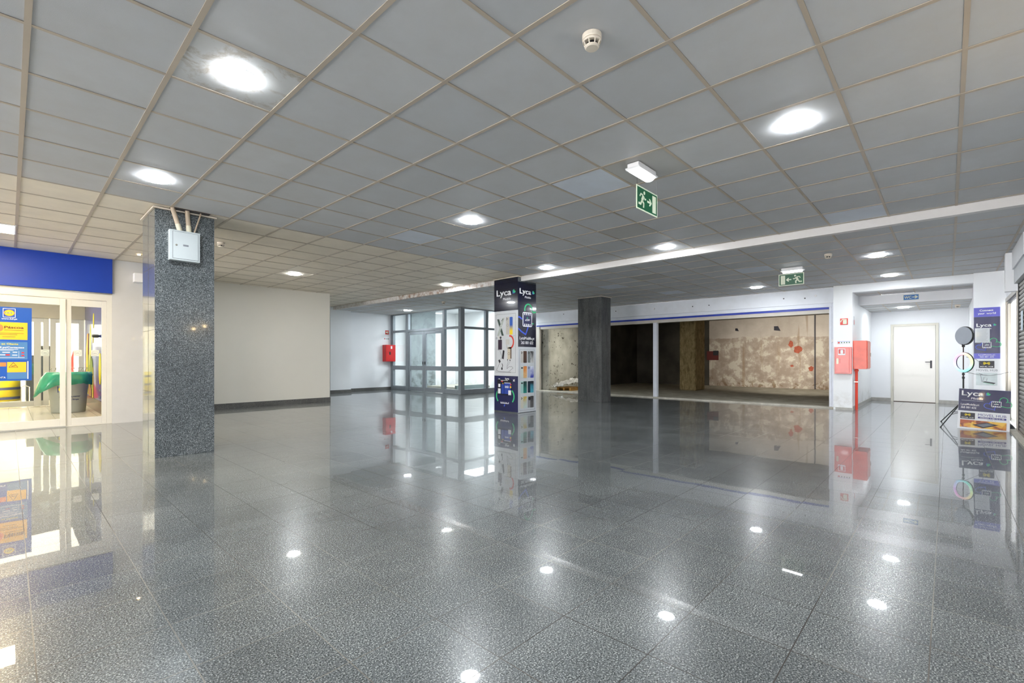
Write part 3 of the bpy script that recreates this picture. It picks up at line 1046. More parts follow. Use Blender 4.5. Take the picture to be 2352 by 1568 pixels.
# ------------------------------------------------------------------ smoke detectors
def detector(loc, label):
    t = thing('smoke_detector', label, 'smoke detector', loc, 0, 'ceiling smoke detectors')
    q(M_CREAMPL).lathe([(0.052, 0.0), (0.052, -0.022), (0.050, -0.026), (0.044, -0.028)], seg=32).use(M_CREAMPL).build('base', t)
    q(M_CREAMPL).lathe([(0.046, -0.029), (0.050, -0.032), (0.049, -0.038), (0.046, -0.040)], seg=32).build('collar', t)
    q(M_BLACK).lathe([(0.026, -0.040), (0.026, -0.062)], seg=24).build('chamber', t)
    b = q(M_CREAMPL)
    for k in range(8):
        a = 2 * PI * k / 8 + 0.2
        b.tube([(0.044 * math.cos(a), 0.044 * math.sin(a), -0.038), (0.036 * math.cos(a), 0.036 * math.sin(a), -0.064)], 0.0035, 6)
    b.lathe([(0.040, -0.037), (0.047, -0.037), (0.047, -0.041), (0.040, -0.041), (0.040, -0.037)], seg=24, cap=False)
    b.lathe([(0.032, -0.061), (0.038, -0.061), (0.038, -0.066), (0.032, -0.066), (0.032, -0.061)], seg=24, cap=False)
    b.build('cage', t)
    q(M_CREAMPL).lathe([(0.038, -0.060), (0.038, -0.066), (0.032, -0.072), (0.0, -0.073)], seg=32, cap=False).build('cap', t)
    return t


sd = detector((2.15, 1.41, ZN), 'cream smoke detector at the top, nearest the viewer')
for loc, l in (((2.17, 7.99, ZN), 'smoke detector right behind the granite column with cabinet'), ((8.8, 1.38, ZF), 'smoke detector in the rear ceiling beside the right hanging exit sign'), ((8.5, 10.6, ZF), 'small smoke detector in front of the glazed lobby'), ((15.2, -0.17, 2.415), 'smoke detector in the washroom passage ceiling')):
    copy_tree(sd, loc, label=l)

# ------------------------------------------------------------------ emergency lights and exit signs
def emergency(loc, rotz, label):
    t = thing('emergency_light', label, 'emergency light', loc, rotz, 'ceiling emergency lights')
    q(M_WHITEPL).prism(rrect(-0.17, 0.17, -0.045, 0.0, 0.012), -0.055, 0.055).build('housing', t, bevel=0.003)
    b = q(M_WHITEPL).prism([(-0.185, -0.045), (0.185, -0.045), (0.175, -0.058), (-0.175, -0.058)], -0.068, 0.068)
    b.build('flange', t)
    b = MB().use(M_TUBE, True)
    pr = [(0.052 * math.cos(a), -0.058 - 0.03 * math.sin(a)) for a in [PI * k / 8 for k in range(9)]]
    base = len(b.v)
    for x in (-0.15, 0.15):
        for (y, z) in pr:
            b.v.append((x, y, z))
    n = len(pr)
    for k in range(n - 1):
        b.face([k, k + 1, n + k + 1, n + k])
    b.face(list(range(n)))
    b.face(list(range(n, 2 * n))[::-1])
    b.build('diffuser', t)
    return t


em = emergency((3.95, 2.05, ZN), 0, 'lit emergency light box above the nearer hanging exit sign')
em2 = copy_tree(em, (9.68, 2.06, ZF), RX, 'lit emergency light box above the rear exit sign')


def exit_sign(loc, rotz, label, flip):
    s = -1 if flip else 1
    t = thing('exit_sign', label, 'exit sign', loc, rotz, 'hanging green exit signs')
    q(M_GLOW).box(-0.20, 0.20, -0.003, 0.003, -0.21, 0).build('panel', t)
    for sd_ in (-1, 1):
        pass
    q(M_EXIT).box(-0.188, 0.188, -0.0042, -0.0031, -0.198, -0.012).build('green_field', t)
    b = q(M_GLOW)
    y0, y1 = -0.0056, -0.0043
    F = lambda pts: [(s * x, z) for x, z in pts]
    b.prism(F([(0.095, -0.185), (0.165, -0.185), (0.165, -0.028), (0.095, -0.028)]), y0, y1)        # doorway
    b.prism(F([(-0.005, -0.116), (-0.005, -0.098), (0.045, -0.098), (0.03, -0.075), (0.05, -0.075), (0.082, -0.107), (0.05, -0.139), (0.03, -0.139), (0.045, -0.116)]), y0, y1)
    # running figure
    b.prism(circ(s * -0.062, -0.046, 0.016, seg=16), y0, y1)
    b.stroke(F([(-0.080, -0.074), (-0.092, -0.100), (-0.104, -0.120)]), 0.034, y0, y1)
    b.stroke(F([(-0.084, -0.070), (-0.125, -0.066), (-0.146, -0.090)]), 0.014, y0, y1)
    b.stroke(F([(-0.078, -0.076), (-0.052, -0.100), (-0.028, -0.096)]), 0.014, y0, y1)
    b.stroke(F([(-0.106, -0.122), (-0.072, -0.140), (-0.076, -0.180)]), 0.019, y0, y1)
    b.stroke(F([(-0.108, -0.122), (-0.128, -0.156), (-0.168, -0.156)]), 0.019, y0, y1)
    b.build('pictogram', t)
    for x in (-0.185, 0.185):
        q(M_WIRE).tube([(x, 0, 0.0), (x, 0, 0.125 if not flip else 0.11)], 0.0012, 6).build('wire', t)
    return t


exit_sign((3.95, 2.0, 2.668), 0, 'green exit sign with runner and arrow pointing right, hanging on wires', False)
exit_sign((9.58, 2.06, 2.672), RX, 'green exit sign with arrow pointing left, hanging at the rear', True)

# ------------------------------------------------------------------ shared artwork
def lyca_logo(p, x, z, w, y=-0.004):
    """wordmark with leaf shaped heart; x,z is lower left, w the word width"""
    h = w * 0.30
    lettering('lettering', p, 'Lyca', x, z, h, M_LETTER, y, width=w, bold=0.018)
    lettering('lettering', p, 'Mobile', x + w * 0.44, z - h * 0.78, h * 0.42, M_LETTER, y, width=w * 0.54, shear=0.15)
    b = q(M_BLUEH).prism(heart(x + w * 1.17, z + h * 0.42, h * 0.34, -0.75), y + 0.0005, y + 0.002)
    b.use(M_GREEN).prism(heart(x + w * 1.20, z + h * 0.50, h * 0.33, -0.75), y - 0.0006, y + 0.0004)
    b.build('heart_logo', p)


def esim(p, x, z, w, hx=1.0, y=-0.004, left=True, hearts=True):
    """sim card outline with teeth, hearts around it; x,z its centre"""
    h = w * hx
    if hearts:
        b = q(M_GREEN).stroke(heart(x + w * 0.85, z + h * 0.28, w * 0.80, -0.95), w * 0.085, y + 0.001, y + 0.002, True)
        b.use(M_BLUEH).stroke(heart(x - w * 0.55, z - h * 0.33, w * 0.72, 0.55 if left else -0.3), w * 0.085, y + 0.0005, y + 0.0018, True)
        b.build('heart_outline', p)
    b = q(M_NAVY).prism(rrect(x - w / 2, x + w / 2, z - h / 2, z + h / 2, w * 0.08), y - 0.0004, y + 0.0004)
    b.use(M_LETTER).stroke(rrect(x - w / 2, x + w / 2, z - h / 2, z + h / 2, w * 0.08), w * 0.06, y - 0.0018, y - 0.0006, True)
    for k in range(4):
        cx = x - w * 0.30 + k * w * 0.20
        b.box(cx - w * 0.045, cx + w * 0.045, y - 0.0018, y - 0.0006, z + h / 2 - h * 0.18, z + h / 2 - h * 0.02)
        b.box(cx - w * 0.045, cx + w * 0.045, y - 0.0018, y - 0.0006, z - h / 2 + h * 0.02, z - h / 2 + h * 0.18)
    b.use(M_GREEN).prism([(x - w * 0.07, z + h * 0.08), (x + w * 0.07, z + h * 0.08), (x, z + h * 0.2)], y - 0.0018, y - 0.0006)
    b.build('sim_card', p)
    lettering('lettering', p, 'eSIM', x, z - h * 0.11, w * 0.16, M_LETTER, y - 0.002, width=w * 0.52, align='CENTER', bold=0.012)


def hub_logo(p, x0, x1, z0, z1, y=-0.004):
    w, h = x1 - x0, z1 - z0
    q(M_INK).box(x0, x1, y, y + 0.001, z0, z1).build('logo_block', p)
    cx, cz = (x0 + x1) / 2, z0 + h * 0.66
    b = q(M_YELLOW)
    s = h * 0.5
    b.stroke([(cx - s * 0.34, cz - s * 0.28), (cx - s * 0.2, cz + s * 0.14), (cx, cz - s * 0.06), (cx + s * 0.2, cz + s * 0.14), (cx + s * 0.34, cz - s * 0.28)], s * 0.15, y - 0.0015, y - 0.0002)
    for sg in (-1, 1):
        for r in (0.42, 0.62):
            b.stroke([(cx + sg * (s * (r + 0.02) * math.cos(a)), cz + s * r * 0.85 * math.sin(a)) for a in [math.radians(-50 + 100 * k / 8) for k in range(9)]], s * 0.10, y - 0.0015, y - 0.0002)
    b.build('antenna_mark', p)
    lettering('lettering', p, 'MOVEL HUB', cx, z0 + h * 0.12, h * 0.15, M_LETTER, y - 0.001, width=w * 0.84, align='CENTER', bold=0.02)


def grad(name, ca, cb, ax='z', lo=0.0, hi=1.0, sc=None):
    g = NT(name)
    c3 = g.xyz()[{'x': 0, 'y': 1, 'z': 2}[ax]]
    f_ = g.math('DIVIDE', g.math('SUBTRACT', c3, lo), hi - lo)
    if sc:
        f_ = g.math('ADD', f_, g.math('MULTIPLY', g.math('SUBTRACT', g.noise(sc, 3, dist=1.0), 0.5), 1.3))
    g.set(Base_Color=g.ramp(f_, [(0.0, srgb(ca)), (1.0, srgb(cb))]), Roughness=0.3)
    return g.m


# ------------------------------------------------------------------ advertising panels on the middle column
ap = thing('poster_board', 'tall panel with phone accessories between two navy blocks, left face of column', 'advertising panel', (7.262, 7.285, 0), RX)
# local x = 7.285 - Y, from 0 to .70
W = 0.70
q(M_NAVY_D).box(0, W, -0.006, 0, 2.170, 2.85).build('top_sheet', ap)
q(M_PAPER_G).box(0, W, -0.006, 0, 0.776, 2.169).build('middle_sheet', ap)
q(M_NAVY).box(0.005, W, -0.006, 0, 0.02, 0.775).build('bottom_sheet', ap)
lyca_logo(ap, 0.075, 2.50, 0.43, y=-0.0075)
b = q(M_GREYINK).stroke([(0.055, 0.85), (0.635, 0.85), (0.635, 2.10), (0.055, 2.10)], 0.005, -0.0075, -0.0065, True)
b.build('border_line', ap)
yy0, yy1 = -0.0080, -0.0066
# crossed phones
b = q(mat('print_dark_green', (52, 72, 64), 0.4)).prism([(0.09, 2.00), (0.15, 2.00), (0.29, 1.64), (0.23, 1.64)], yy0, yy1)
b.use(mat('print_silver', (176, 184, 178), 0.4)).prism([(0.255, 2.02), (0.315, 2.02), (0.15, 1.64), (0.09, 1.64)], yy0 - 0.001, yy0)
b.use(M_INK).prism(circ(0.235, 1.965, 0.012), yy0 - 0.002, yy0 - 0.001).prism(circ(0.262, 1.99, 0.012), yy0 - 0.002, yy0 - 0.001)
b.use(M_PAPER).stroke(circ(0.205, 1.84, 0.035, seg=20), 0.006, yy0 - 0.002, yy0 - 0.001, True)
b.build('printed_phone', ap)
b = q(mat('print_case_grey', (190, 186, 180), 0.4)).prism(rrect(0.36, 0.455, 1.66, 2.035, 0.02), yy0, yy1)
b.use(M_INK)
for cx, cz in ((0.378, 2.01), (0.378, 1.975), (0.40, 1.993)):
    b.prism(circ(cx, cz, 0.010), yy0 - 0.001, yy0)
b.use(M_GREYINK).stroke(circ(0.405, 1.86, 0.026), 0.005, yy0 - 0.001, yy0, True)
b.build('printed_phone', ap)
q(grad('print_blue_to_yellow', (244, 214, 40), (40, 92, 186), 'z', 1.74, 1.86)).prism(rrect(0.465, 0.55, 1.655, 2.03, 0.014), yy0 - 0.0005, yy1).build('printed_phone', ap)
# earphones case, phone loop, charger, battery, cables
b = q(mat('print_plum_black', (48, 30, 52), 0.35)).prism(rrect(0.12, 0.235, 1.34, 1.555, 0.012), yy0, yy1)
b.use(M_INK).prism(circ(0.195, 1.60, 0.026), yy0, yy1).stroke([(0.195, 1.60), (0.20, 1.50)], 0.014, yy0 - 0.001, yy0)
b.use(M_CREAMPL).stroke([(0.12, 1.60), (0.135, 1.63), (0.15, 1.61), (0.15, 1.55)], 0.010, yy0, yy1)
b.use(M_INK).stroke(circ(0.065 + 0.01, 1.59, 0.017, seg=16), 0.006, yy0, yy1, True)
b.build('printed_earphones', ap)
b = q(mat('print_coral_red', (216, 62, 44), 0.4)).stroke([(0.47 + 0.105 * math.cos(a), 1.50 + 0.13 * math.sin(a)) for a in [math.radians(-110 + 210 * k / 14) for k in range(15)]], 0.035, yy0, yy1)
b.use(mat('print_soft_grey', (196, 196, 192), 0.4)).prism(rrect(0.35, 0.46, 1.44, 1.56, 0.012), yy0, yy1)
b.use(M_GREYINK).stroke([(0.38, 1.44), (0.385, 1.36)], 0.008, yy0, yy1).stroke([(0.56, 1.62), (0.61, 1.63)], 0.006, yy0, yy1)
b.build('printed_charger', ap)
b = q(M_INK).prism([(0.265, 1.33), (0.315, 1.315), (0.285, 1.13), (0.235, 1.15)], yy0, yy1)
b.use(M_GREYINK).stroke([(0.17, 1.33), (0.20, 1.26), (0.235, 1.20), (0.215, 1.14), (0.19, 1.14)], 0.006, yy0, yy1).stroke(circ(0.13, 1.345, 0.018, seg=14), 0.005, yy0, yy1, True)
b.build('printed_power_bank', ap)
b = q(mat('print_champagne', (202, 192, 172), 0.4)).prism(rrect(0.40, 0.485, 1.13, 1.40, 0.012), yy0, yy1)
b.use(mat('print_brown', (96, 74, 58), 0.4)).prism([(0.485, 1.145), (0.515, 1.145), (0.515, 1.39), (0.485, 1.39)], yy0, yy1)
b.use(M_INK).stroke(circ(0.443, 1.25, 0.026), 0.005, yy0 - 0.001, yy0, True).prism(circ(0.42, 1.37, 0.010), yy0 - 0.001, yy0).prism(circ(0.45, 1.375, 0.010), yy0 - 0.001, yy0)
b.build('printed_phone', ap)
b = q(M_INK).prism([(0.125, 1.11), (0.17, 1.13), (0.20, 1.08), (0.155, 1.045)], yy0, yy1)
b.stroke([(0.165, 1.05), (0.12, 0.97), (0.075, 0.90), (0.10, 0.875), (0.20, 0.862), (0.50, 0.858)], 0.006, yy0, yy1)
b.stroke([(0.235, 1.04), (0.26, 1.0), (0.245, 0.96)], 0.014, yy0, yy1).prism(circ(0.235, 0.93, 0.022, 0.03), yy0, yy1)
b.build('printed_cable', ap)
b = q(M_GREYINK).stroke([(0.41, 1.12), (0.42, 1.06), (0.385, 0.99), (0.385, 0.93), (0.45, 0.975), (0.53, 0.975), (0.56, 0.945), (0.44, 0.87)], 0.008, yy0, yy1)
b.stroke([(0.48, 1.10), (0.45, 1.04), (0.40, 0.98)], 0.005, yy0, yy1)
b.use(M_INK).prism(circ(0.405, 1.12, 0.012), yy0, yy1).prism(circ(0.475, 1.11, 0.014), yy0, yy1)
b.build('printed_headset', ap)
# bottom flyer
fl_ = thing('flyer_sheet', 'printed tariff flyer stuck on the navy foot of the advertising panel', 'poster', (7.2535, 7.285, 0), RX)
q(M_NAVY_D).box(0.10, 0.52, -0.0025, 0, 0.36, 0.70).build('sheet', fl_)
lettering('lettering', fl_, 'Lyca', 0.34, 0.70, 0.035, M_LETTER, -0.003, width=0.11, bold=0.02)
lettering('lettering', ap, 'sit', 0.105, 0.665, 0.055, M_LETTER, -0.0078, width=0.085, bold=0.03)
lettering('lettering', ap, 'xt', 0.56, 0.665, 0.055, M_LETTER, -0.0078, width=0.055, bold=0.03)
b = q(mat('print_mid_blue', (34, 66, 160), 0.4)).box(0.22, 0.30, -0.0035, -0.0027, 0.39, 0.60).box(0.31, 0.50, -0.0035, -0.0027, 0.39, 0.63)
b.build('price_block', fl_)
lettering('lettering', fl_, '50GB', 0.33, 0.52, 0.04, M_LETTER, -0.0042, width=0.11, bold=0.03)
b = q(M_PAPER).box(0.12, 0.20, -0.0035, -0.0027, 0.39, 0.50).box(0.43, 0.51, -0.0045, -0.0037, 0.37, 0.47).box(0.31, 0.50, -0.0045, -0.0037, 0.62, 0.632).box(0.20, 0.42, -0.0035, -0.0027, 0.672, 0.68).box(0.13, 0.19, -0.0035, -0.0027, 0.53, 0.60)
b.use(M_ORANGEY).prism(circ(0.495, 0.54, 0.024), -0.0055, -0.0046).prism(circ(0.27, 0.61, 0.014), -0.0045, -0.0036)
b.use(mat('print_signal_red', (224, 70, 70), 0.4)).box(0.485, 0.515, -0.0045, -0.0036, 0.58, 0.61).box(0.22, 0.27, -0.0035, -0.0027, 0.645, 0.665)
b.build('price_marks', fl_)
b = q(M_GREEN).stroke([(0.33 + 0.26 * math.cos(a), 0.34 + 0.20 * math.sin(a)) for a in [math.radians(140 + 75 * k / 12) for k in range(13)]], 0.03, -0.0078, -0.0066)
b.stroke([(0.33 + 0.26 * math.cos(a), 0.34 + 0.20 * math.sin(a)) for a in [math.radians(-35 + 75 * k / 12) for k in range(13)]], 0.03, -0.0078, -0.0066)
b.use(M_LETTER).stroke([(0.20, 0.215), (0.20, 0.185), (0.43, 0.185), (0.43, 0.215)], 0.012, -0.0078, -0.0066)
for k in range(4):
    b.box(0.235 + 0.045 * k, 0.25 + 0.045 * k, -0.0078, -0.0066, 0.185, 0.215)
b.use(M_BLUEH).stroke([(0.32, 0.16), (0.30, 0.12)], 0.025, -0.0078, -0.0066)
b.build('sim_card', ap)

ap2 = thing('poster_board', 'tall panel with smartphones under a navy block, right face of column', 'advertising panel', (7.262, 6.592, 0))
q(M_NAVY_D).box(0, 0.585, -0.006, 0, 1.395, 2.762).build('top_sheet', ap2)
q(M_PAPER_G).box(0, 0.585, -0.006, 0, 0.008, 1.394).build('bottom_sheet', ap2)
lyca_logo(ap2, 0.05, 2.52, 0.37, y=-0.0075)
b = q(M_GREEN).stroke([(0.33 + 0.12 * math.cos(a), 2.19 + 0.12 * math.sin(a)) for a in [math.radians(5 + 190 * k / 16) for k in range(17)]], 0.032, -0.0078, -0.0066)
b.stroke([(0.45, 2.18), (0.50, 2.145), (0.58, 2.16)], 0.032, -0.0078, -0.0066)
b.build('heart_outline', ap2)
q(M_GREEN).stroke([(0.43, 1.90), (0.50, 1.90)], 0.024, -0.0078, -0.0066).build('heart_outline', ap2)
q(M_BLUEH).stroke([(0.005, 2.02), (0.05, 2.02), (0.13, 1.98)], 0.032, -0.0078, -0.0066).build('heart_outline', ap2)
q(M_BLUEH).stroke([(0.005, 1.78), (0.10, 1.72), (0.24, 1.66), (0.32, 1.82)], 0.032, -0.0078, -0.0066).build('heart_outline', ap2)
esim(ap2, 0.295, 1.98, 0.285, 1.02, y=-0.0075, hearts=False)
lettering('lettering', ap2, 'LycaMobile.pt', 0.29, 1.55, 0.06, M_LETTER, -0.0078, width=0.48, align='CENTER', bold=0.012)
lettering('lettering', ap2, '265 001 632', 0.29, 1.455, 0.06, M_LETTER, -0.0078, width=0.40, align='CENTER', bold=0.012)
q(M_GREYINK).stroke([(0.05, 0.05), (0.535, 0.05), (0.535, 1.335), (0.05, 1.335)], 0.005, -0.0075, -0.0065, True).build('border_line', ap2)
ph = [((196, 192, 186), (70, 52, 44)), ((128, 134, 134), (206, 206, 204)), ((206, 212, 204), (224, 186, 130)), ((168, 178, 206), (66, 76, 176)),
      ((166, 206, 200), (34, 132, 120)), ((22, 44, 62), (70, 164, 186)), ((210, 206, 190), (196, 214, 208)), ((150, 150, 152), (110, 108, 108))]
acc = [(84, 56, 42), (40, 40, 44), (226, 128, 40), (224, 228, 240), (12, 46, 44), (14, 26, 40), (206, 178, 90), (60, 60, 60)]
for k, (ca, cb) in enumerate(ph):
    r, c = divmod(k, 2)
    x0 = 0.082 + c * 0.225
    z1 = 1.305 - r * 0.322
    z0 = z1 - 0.245
    b = q(mat('print_phone_%s' % 'abcdefgh'[k], ca, 0.35)).prism(rrect(x0, x0 + 0.105, z0, z1, 0.014), -0.0075, -0.0065)
    b.use(grad('print_screen_%s' % 'abcdefgh'[k], cb, acc[k], 'z', z0, z1, 9)).prism(rrect(x0 + 0.085, x0 + 0.195, z0 - 0.004, z1 + 0.002, 0.014), -0.0085, -0.0075)
    b.use(M_INK)
    if k in (2, 4):
        b.prism(rrect(x0 + 0.012, x0 + 0.07, z1 - 0.05, z1 - 0.02, 0.01), -0.0085, -0.0075)
    elif k == 7:
        b.prism(circ(x0 + 0.055, z1 - 0.05, 0.038), -0.0092, -0.0086)
    else:
        for cx, cz in ((0.022, 0.022), (0.022, 0.05), (0.048, 0.036)):
            b.prism(circ(x0 + cx, z1 - cz, 0.010), -0.0092, -0.0076)
    b.build('printed_phone', ap2)

# ------------------------------------------------------------------ left hose cabinet on the far white wall
def pict_sign(name, loc, rotz, label, w=0.16, glyph='hose'):
    t = thing(name, label, 'safety sign', loc, rotz)
    q(mat('sign_red', (206, 44, 30), 0.35)).box(-w / 2, w / 2, -0.004, 0, -w / 2, w / 2).build('plate', t)
    b = q(M_GLOW)
    if glyph == 'hose':
        b.prism(rrect(-0.02, 0.05, -0.055, 0.035, 0.01), -0.0055, -0.0041)
        b.stroke([(0.05, 0.045), (-0.02, 0.052), (-0.05, 0.03), (-0.06, -0.01)], 0.016, -0.0055, -0.0041)
    else:
        b.prism([(-0.055, 0.0), (-0.02, 0.035), (-0.02, 0.015), (0.01, 0.03), (0.045, 0.03), (0.045, -0.05), (0.01, -0.05), (0.01, -0.015), (-0.02, -0.015), (-0.02, -0.035)], -0.0055, -0.0041)
    b.build('pictogram', t)
    return t


hc = thing('fire_hose_cabinet', 'bright red fire cabinet on the far white wall beside the glazed lobby', 'fire cabinet', (9.68, 15.4, 1.36))
q(M_RED).box(-0.21, 0.21, -0.22, 0, -0.31, 0.31).build('body', hc, bevel=0.006)
d = q(M_RED).box(-0.19, 0.19, -0.228, -0.221, -0.29, 0.29).build('door', hc, bevel=0.002)
q(M_BLACK).box(-0.06, -0.01, -0.236, -0.229, -0.06, 0.05).build('latch', d)
q(M_PAPER).box(0.0, 0.06, -0.231, -0.229, 0.16, 0.26).build('sticker', d)
pict_sign('fire_safety_sign', (9.66, 15.398, 2.14), 0, 'small red fire sign above the bright red cabinet', 0.15, 'alarm')
o = q(M_PAPER).box(-0.12, 0.12, -0.003, 0, -0.035, 0.035).use(M_EXIT).box(-0.02, 0.0, -0.004, -0.003, -0.02, 0.015).box(0.02, 0.04, -0.004, -0.003, -0.02, 0.015).box(0.06, 0.09, -0.004, -0.003, -0.02, 0.015).use(mat('sign_red', (1, 1, 1))).box(-0.10, -0.06, -0.004, -0.003, -0.02, 0.02).build('instruction_strip', loc=(9.645, 15.398, 1.90))
tag(o, 'small instruction strip between red sign and bright red cabinet', 'safety sign')

# ------------------------------------------------------------------ alcove door
dr = sempty('door_1', (16.3, 1.13, 0), RX)
dr['label'] = 'off-white metal door in the alcove'
# local x runs towards -Y: opening 0.047 .. 0.905
b = q(M_DOORF).box(0.0, 0.06, -0.03, 0.0, 0, 2.07).box(0.90, 0.96, -0.03, 0.0, 0, 2.07).box(0.0, 0.96, -0.03, 0, 2.01, 2.07)
b.build('door_frame', dr, bevel=0.003)
lf = q(M_DOORW).box(0.062, 0.898, -0.04, -0.004, 0.012, 2.008).build('door_leaf', dr, bevel=0.003)
b = q(M_INK).box(0.795, 0.835, -0.047, -0.041, 0.90, 1.10).build('lock_plate', lf)
q(M_INK).tube([(0.815, -0.045, 1.06), (0.815, -0.085, 1.06), (0.70, -0.085, 1.06)], 0.009, 10).build('door_handle', lf)
for z in (1.72, 0.35):
    q(M_DOORF).tube([(0.055, -0.045, z - 0.06), (0.055, -0.045, z + 0.06)], 0.012, 10).build('hinge', lf)
q(mat('sill_brown', (84, 58, 48), 0.6)).box(0.06, 0.90, -0.05, -0.0, 0, 0.011).build('sill', dr)

# WC sign
wc = thing('washroom_sign', 'blue WC sign with white arrow on the alcove beam', 'sign', (13.748, 0.60, 2.52), RX)
q(M_GLOW).box(-0.135, 0.135, -0.004, 0, -0.062, 0.062).build('plate', wc)
q(mat('sign_blue', (30, 110, 186), 0.35)).box(-0.128, 0.128, -0.005, -0.0041, -0.055, 0.055).build('blue_field', wc)
lettering('lettering', wc, 'WC', -0.118, -0.028, 0.056, M_GLOW, -0.0058, width=0.125, bold=0.03)
q(M_GLOW).prism([(0.02, -0.009), (0.02, 0.011), (0.075, 0.011), (0.058, 0.036), (0.075, 0.036), (0.12, 0.001), (0.075, -0.034), (0.058, -0.034), (0.075, -0.009)], -0.0065, -0.0051).build('arrow', wc)

# ------------------------------------------------------------------ fire equipment on the right pillar
pict_sign('fire_safety_sign', (12.748, 1.70, 1.975), RX, 'orange-red extinguisher sign on the white pillar', 0.145, 'hose')
o = q(M_PAPER).box(-0.125, 0.125, -0.003, 0, -0.03, 0.03)
o.use(mat('sign_red', (1, 1, 1))).box(-0.11, -0.075, -0.004, -0.003, -0.022, 0.012)
o.use(M_EXIT).box(-0.05, -0.03, -0.004, -0.003, -0.015, 0.01).box(0.0, 0.02, -0.004, -0.003, -0.015, 0.01).box(0.045, 0.065, -0.004, -0.003, -0.015, 0.01).box(0.09, 0.11, -0.004, -0.003, -0.015, 0.01)
o.use(M_BLUEH).box(-0.12, 0.12, -0.004, -0.003, 0.02, 0.026)
tag(o.build('instruction_strip', loc=(12.748, 1.705, 1.51), rotz=RX), 'white strip of small symbols above the faded red cabinet', 'safety sign')
hc2 = thing('fire_hose_cabinet', 'faded red fire cabinet hung on the front of the white pillar', 'fire cabinet', (12.734, 1.712, 1.105), RX)
q(M_RED_OLD).box(-0.158, 0.158, -0.05, 0.0, -0.298, 0.298).build('body', hc2, bevel=0.004)
d = q(M_RED_OLD).box(-0.135, 0.115, -0.058, -0.051, -0.275, 0.275).build('door', hc2, bevel=0.003)
q(M_RED).box(-0.139, 0.119, -0.0515, -0.0505, -0.279, 0.279).build('door_gap', hc2)
b = q(mat('aged_glass_lens', (196, 190, 160), 0.2)).prism(rrect(-0.12, -0.08, -0.08, 0.05, 0.015), -0.068, -0.0585)
b.build('latch', d)
q(M_RED).box(-0.06, -0.048, -0.063, -0.0585, -0.06, 0.04).build('handle', d)
b = q(M_PAPER).box(-0.09, 0.045, -0.061, -0.0585, 0.12, 0.265)
b.use(mat('sign_red', (1, 1, 1))).box(-0.078, 0.033, -0.062, -0.061, 0.15, 0.25)
b.use(M_PAPER).prism(rrect(-0.045, 0.005, 0.155, 0.235, 0.01), -0.063, -0.062)
b.build('sticker', d)
hc3 = thing('fire_hose_cabinet', 'larger orange-red cabinet on the alcove side wall above the pipe', 'fire cabinet', (12.85, 1.55, 0.915))
mo = mat('scratched_orange_red_enamel', (222, 78, 50), 0.4, noise=0.14, nscale=6, coat=0.2)
q(mo).box(0, 0.55, -0.25, 0, 0, 0.63).build('body', hc3, bevel=0.004)
d = q(mo).box(0.02, 0.53, -0.262, -0.251, 0.02, 0.61).build('door', hc3, bevel=0.003)
q(M_STEEL).box(0.46, 0.50, -0.275, -0.263, 0.28, 0.36).build('latch', d)
pp = thing('water_pipe', 'orange-red pipe rising from floor to cabinet at the alcove corner', 'pipe', (12.93, 1.495, 0))
q(M_RED_PIPE).tube([(0, 0, 0.0), (0, 0, 0.915)], 0.027, 16).build('tube', pp)
q(M_RED_PIPE).lathe([(0.036, 0.86), (0.04, 0.87), (0.04, 0.895), (0.034, 0.905)], seg=18).build('union', pp)
q(M_STEEL).box(-0.036, 0.036, -0.034, 0.045, 0.62, 0.635).build('clamp', pp)
o = q(M_WHITEPL).box(-0.04, 0.04, -0.03, 0, -0.035, 0.035).build('switch_box', bevel=0.004, loc=(12.955, 1.925, 1.56), rotz=RX)
tag(o, 'small white switch box on the shopfront frame beside pillar', 'switch')
o = q(M_PAPER_G).box(-0.06, 0.06, -0.004, 0, -0.1, 0.1).use(mat('sign_red', (1, 1, 1))).box(-0.045, 0.045, -0.005, -0.004, -0.08, 0.02).build('notice_plate', loc=(13.0, 1.549, 2.0))
tag(o, 'narrow notice on alcove side wall seen almost edge-on', 'sign')

# ------------------------------------------------------------------ banner on the right pillar
bn = thing('advertising_banner', 'tall navy and white phone banner on the white pillar', 'banner', (12.657, -0.368, 0), RX)
BW = 0.352
q(M_PERI).box(0, BW, -0.005, 0, 1.94, 2.115).build('top_band', bn)
q(M_NAVY).box(0, BW, -0.005, 0, 1.245, 1.939).build('middle_sheet', bn)
q(M_PERI).box(0, BW, -0.005, 0, 1.142, 1.244).build('contact_band', bn)
q(M_PAPER).box(0, BW, -0.005, 0, 0.35, 1.141).build('lower_sheet', bn)
lettering('lettering', bn, 'Connect', 0.17, 2.045, 0.036, M_LETTER, -0.006, width=0.185, align='CENTER', bold=0.03)
lettering('lettering', bn, 'your', 0.055, 1.988, 0.034, M_LETTER, -0.006, width=0.092, bold=0.02)
lettering('lettering', bn, 'world', 0.170, 1.988, 0.034, M_LETTER, -0.006, width=0.125, bold=0.02)
lyca_logo(bn, 0.035, 1.752, 0.205, y=-0.0062)
esim(bn, 0.175, 1.405, 0.115, 0.95, y=-0.0065)
lettering('lettering', bn, 'LycaMobile.pt', 0.175, 1.205, 0.022, M_LETTER, -0.006, width=0.225, align='CENTER', bold=0.012)
lettering('lettering', bn, '265 001 632', 0.175, 1.165, 0.024, M_LETTER, -0.006, width=0.19, align='CENTER', bold=0.012)
hub_logo(bn, 0.07, 0.276, 0.965, 1.10, y=-0.0062)
lettering('lettering', bn, 'MOVEL HUB', 0.035, 0.905, 0.036, M_GREYINK, -0.006, width=0.285)
b = q(mat('print_pale_grey_photo', (202, 212, 214), 0.4, noise=0.1, nscale=12)).box(0.03, 0.315, -0.0062, -0.0052, 0.635, 0.872)
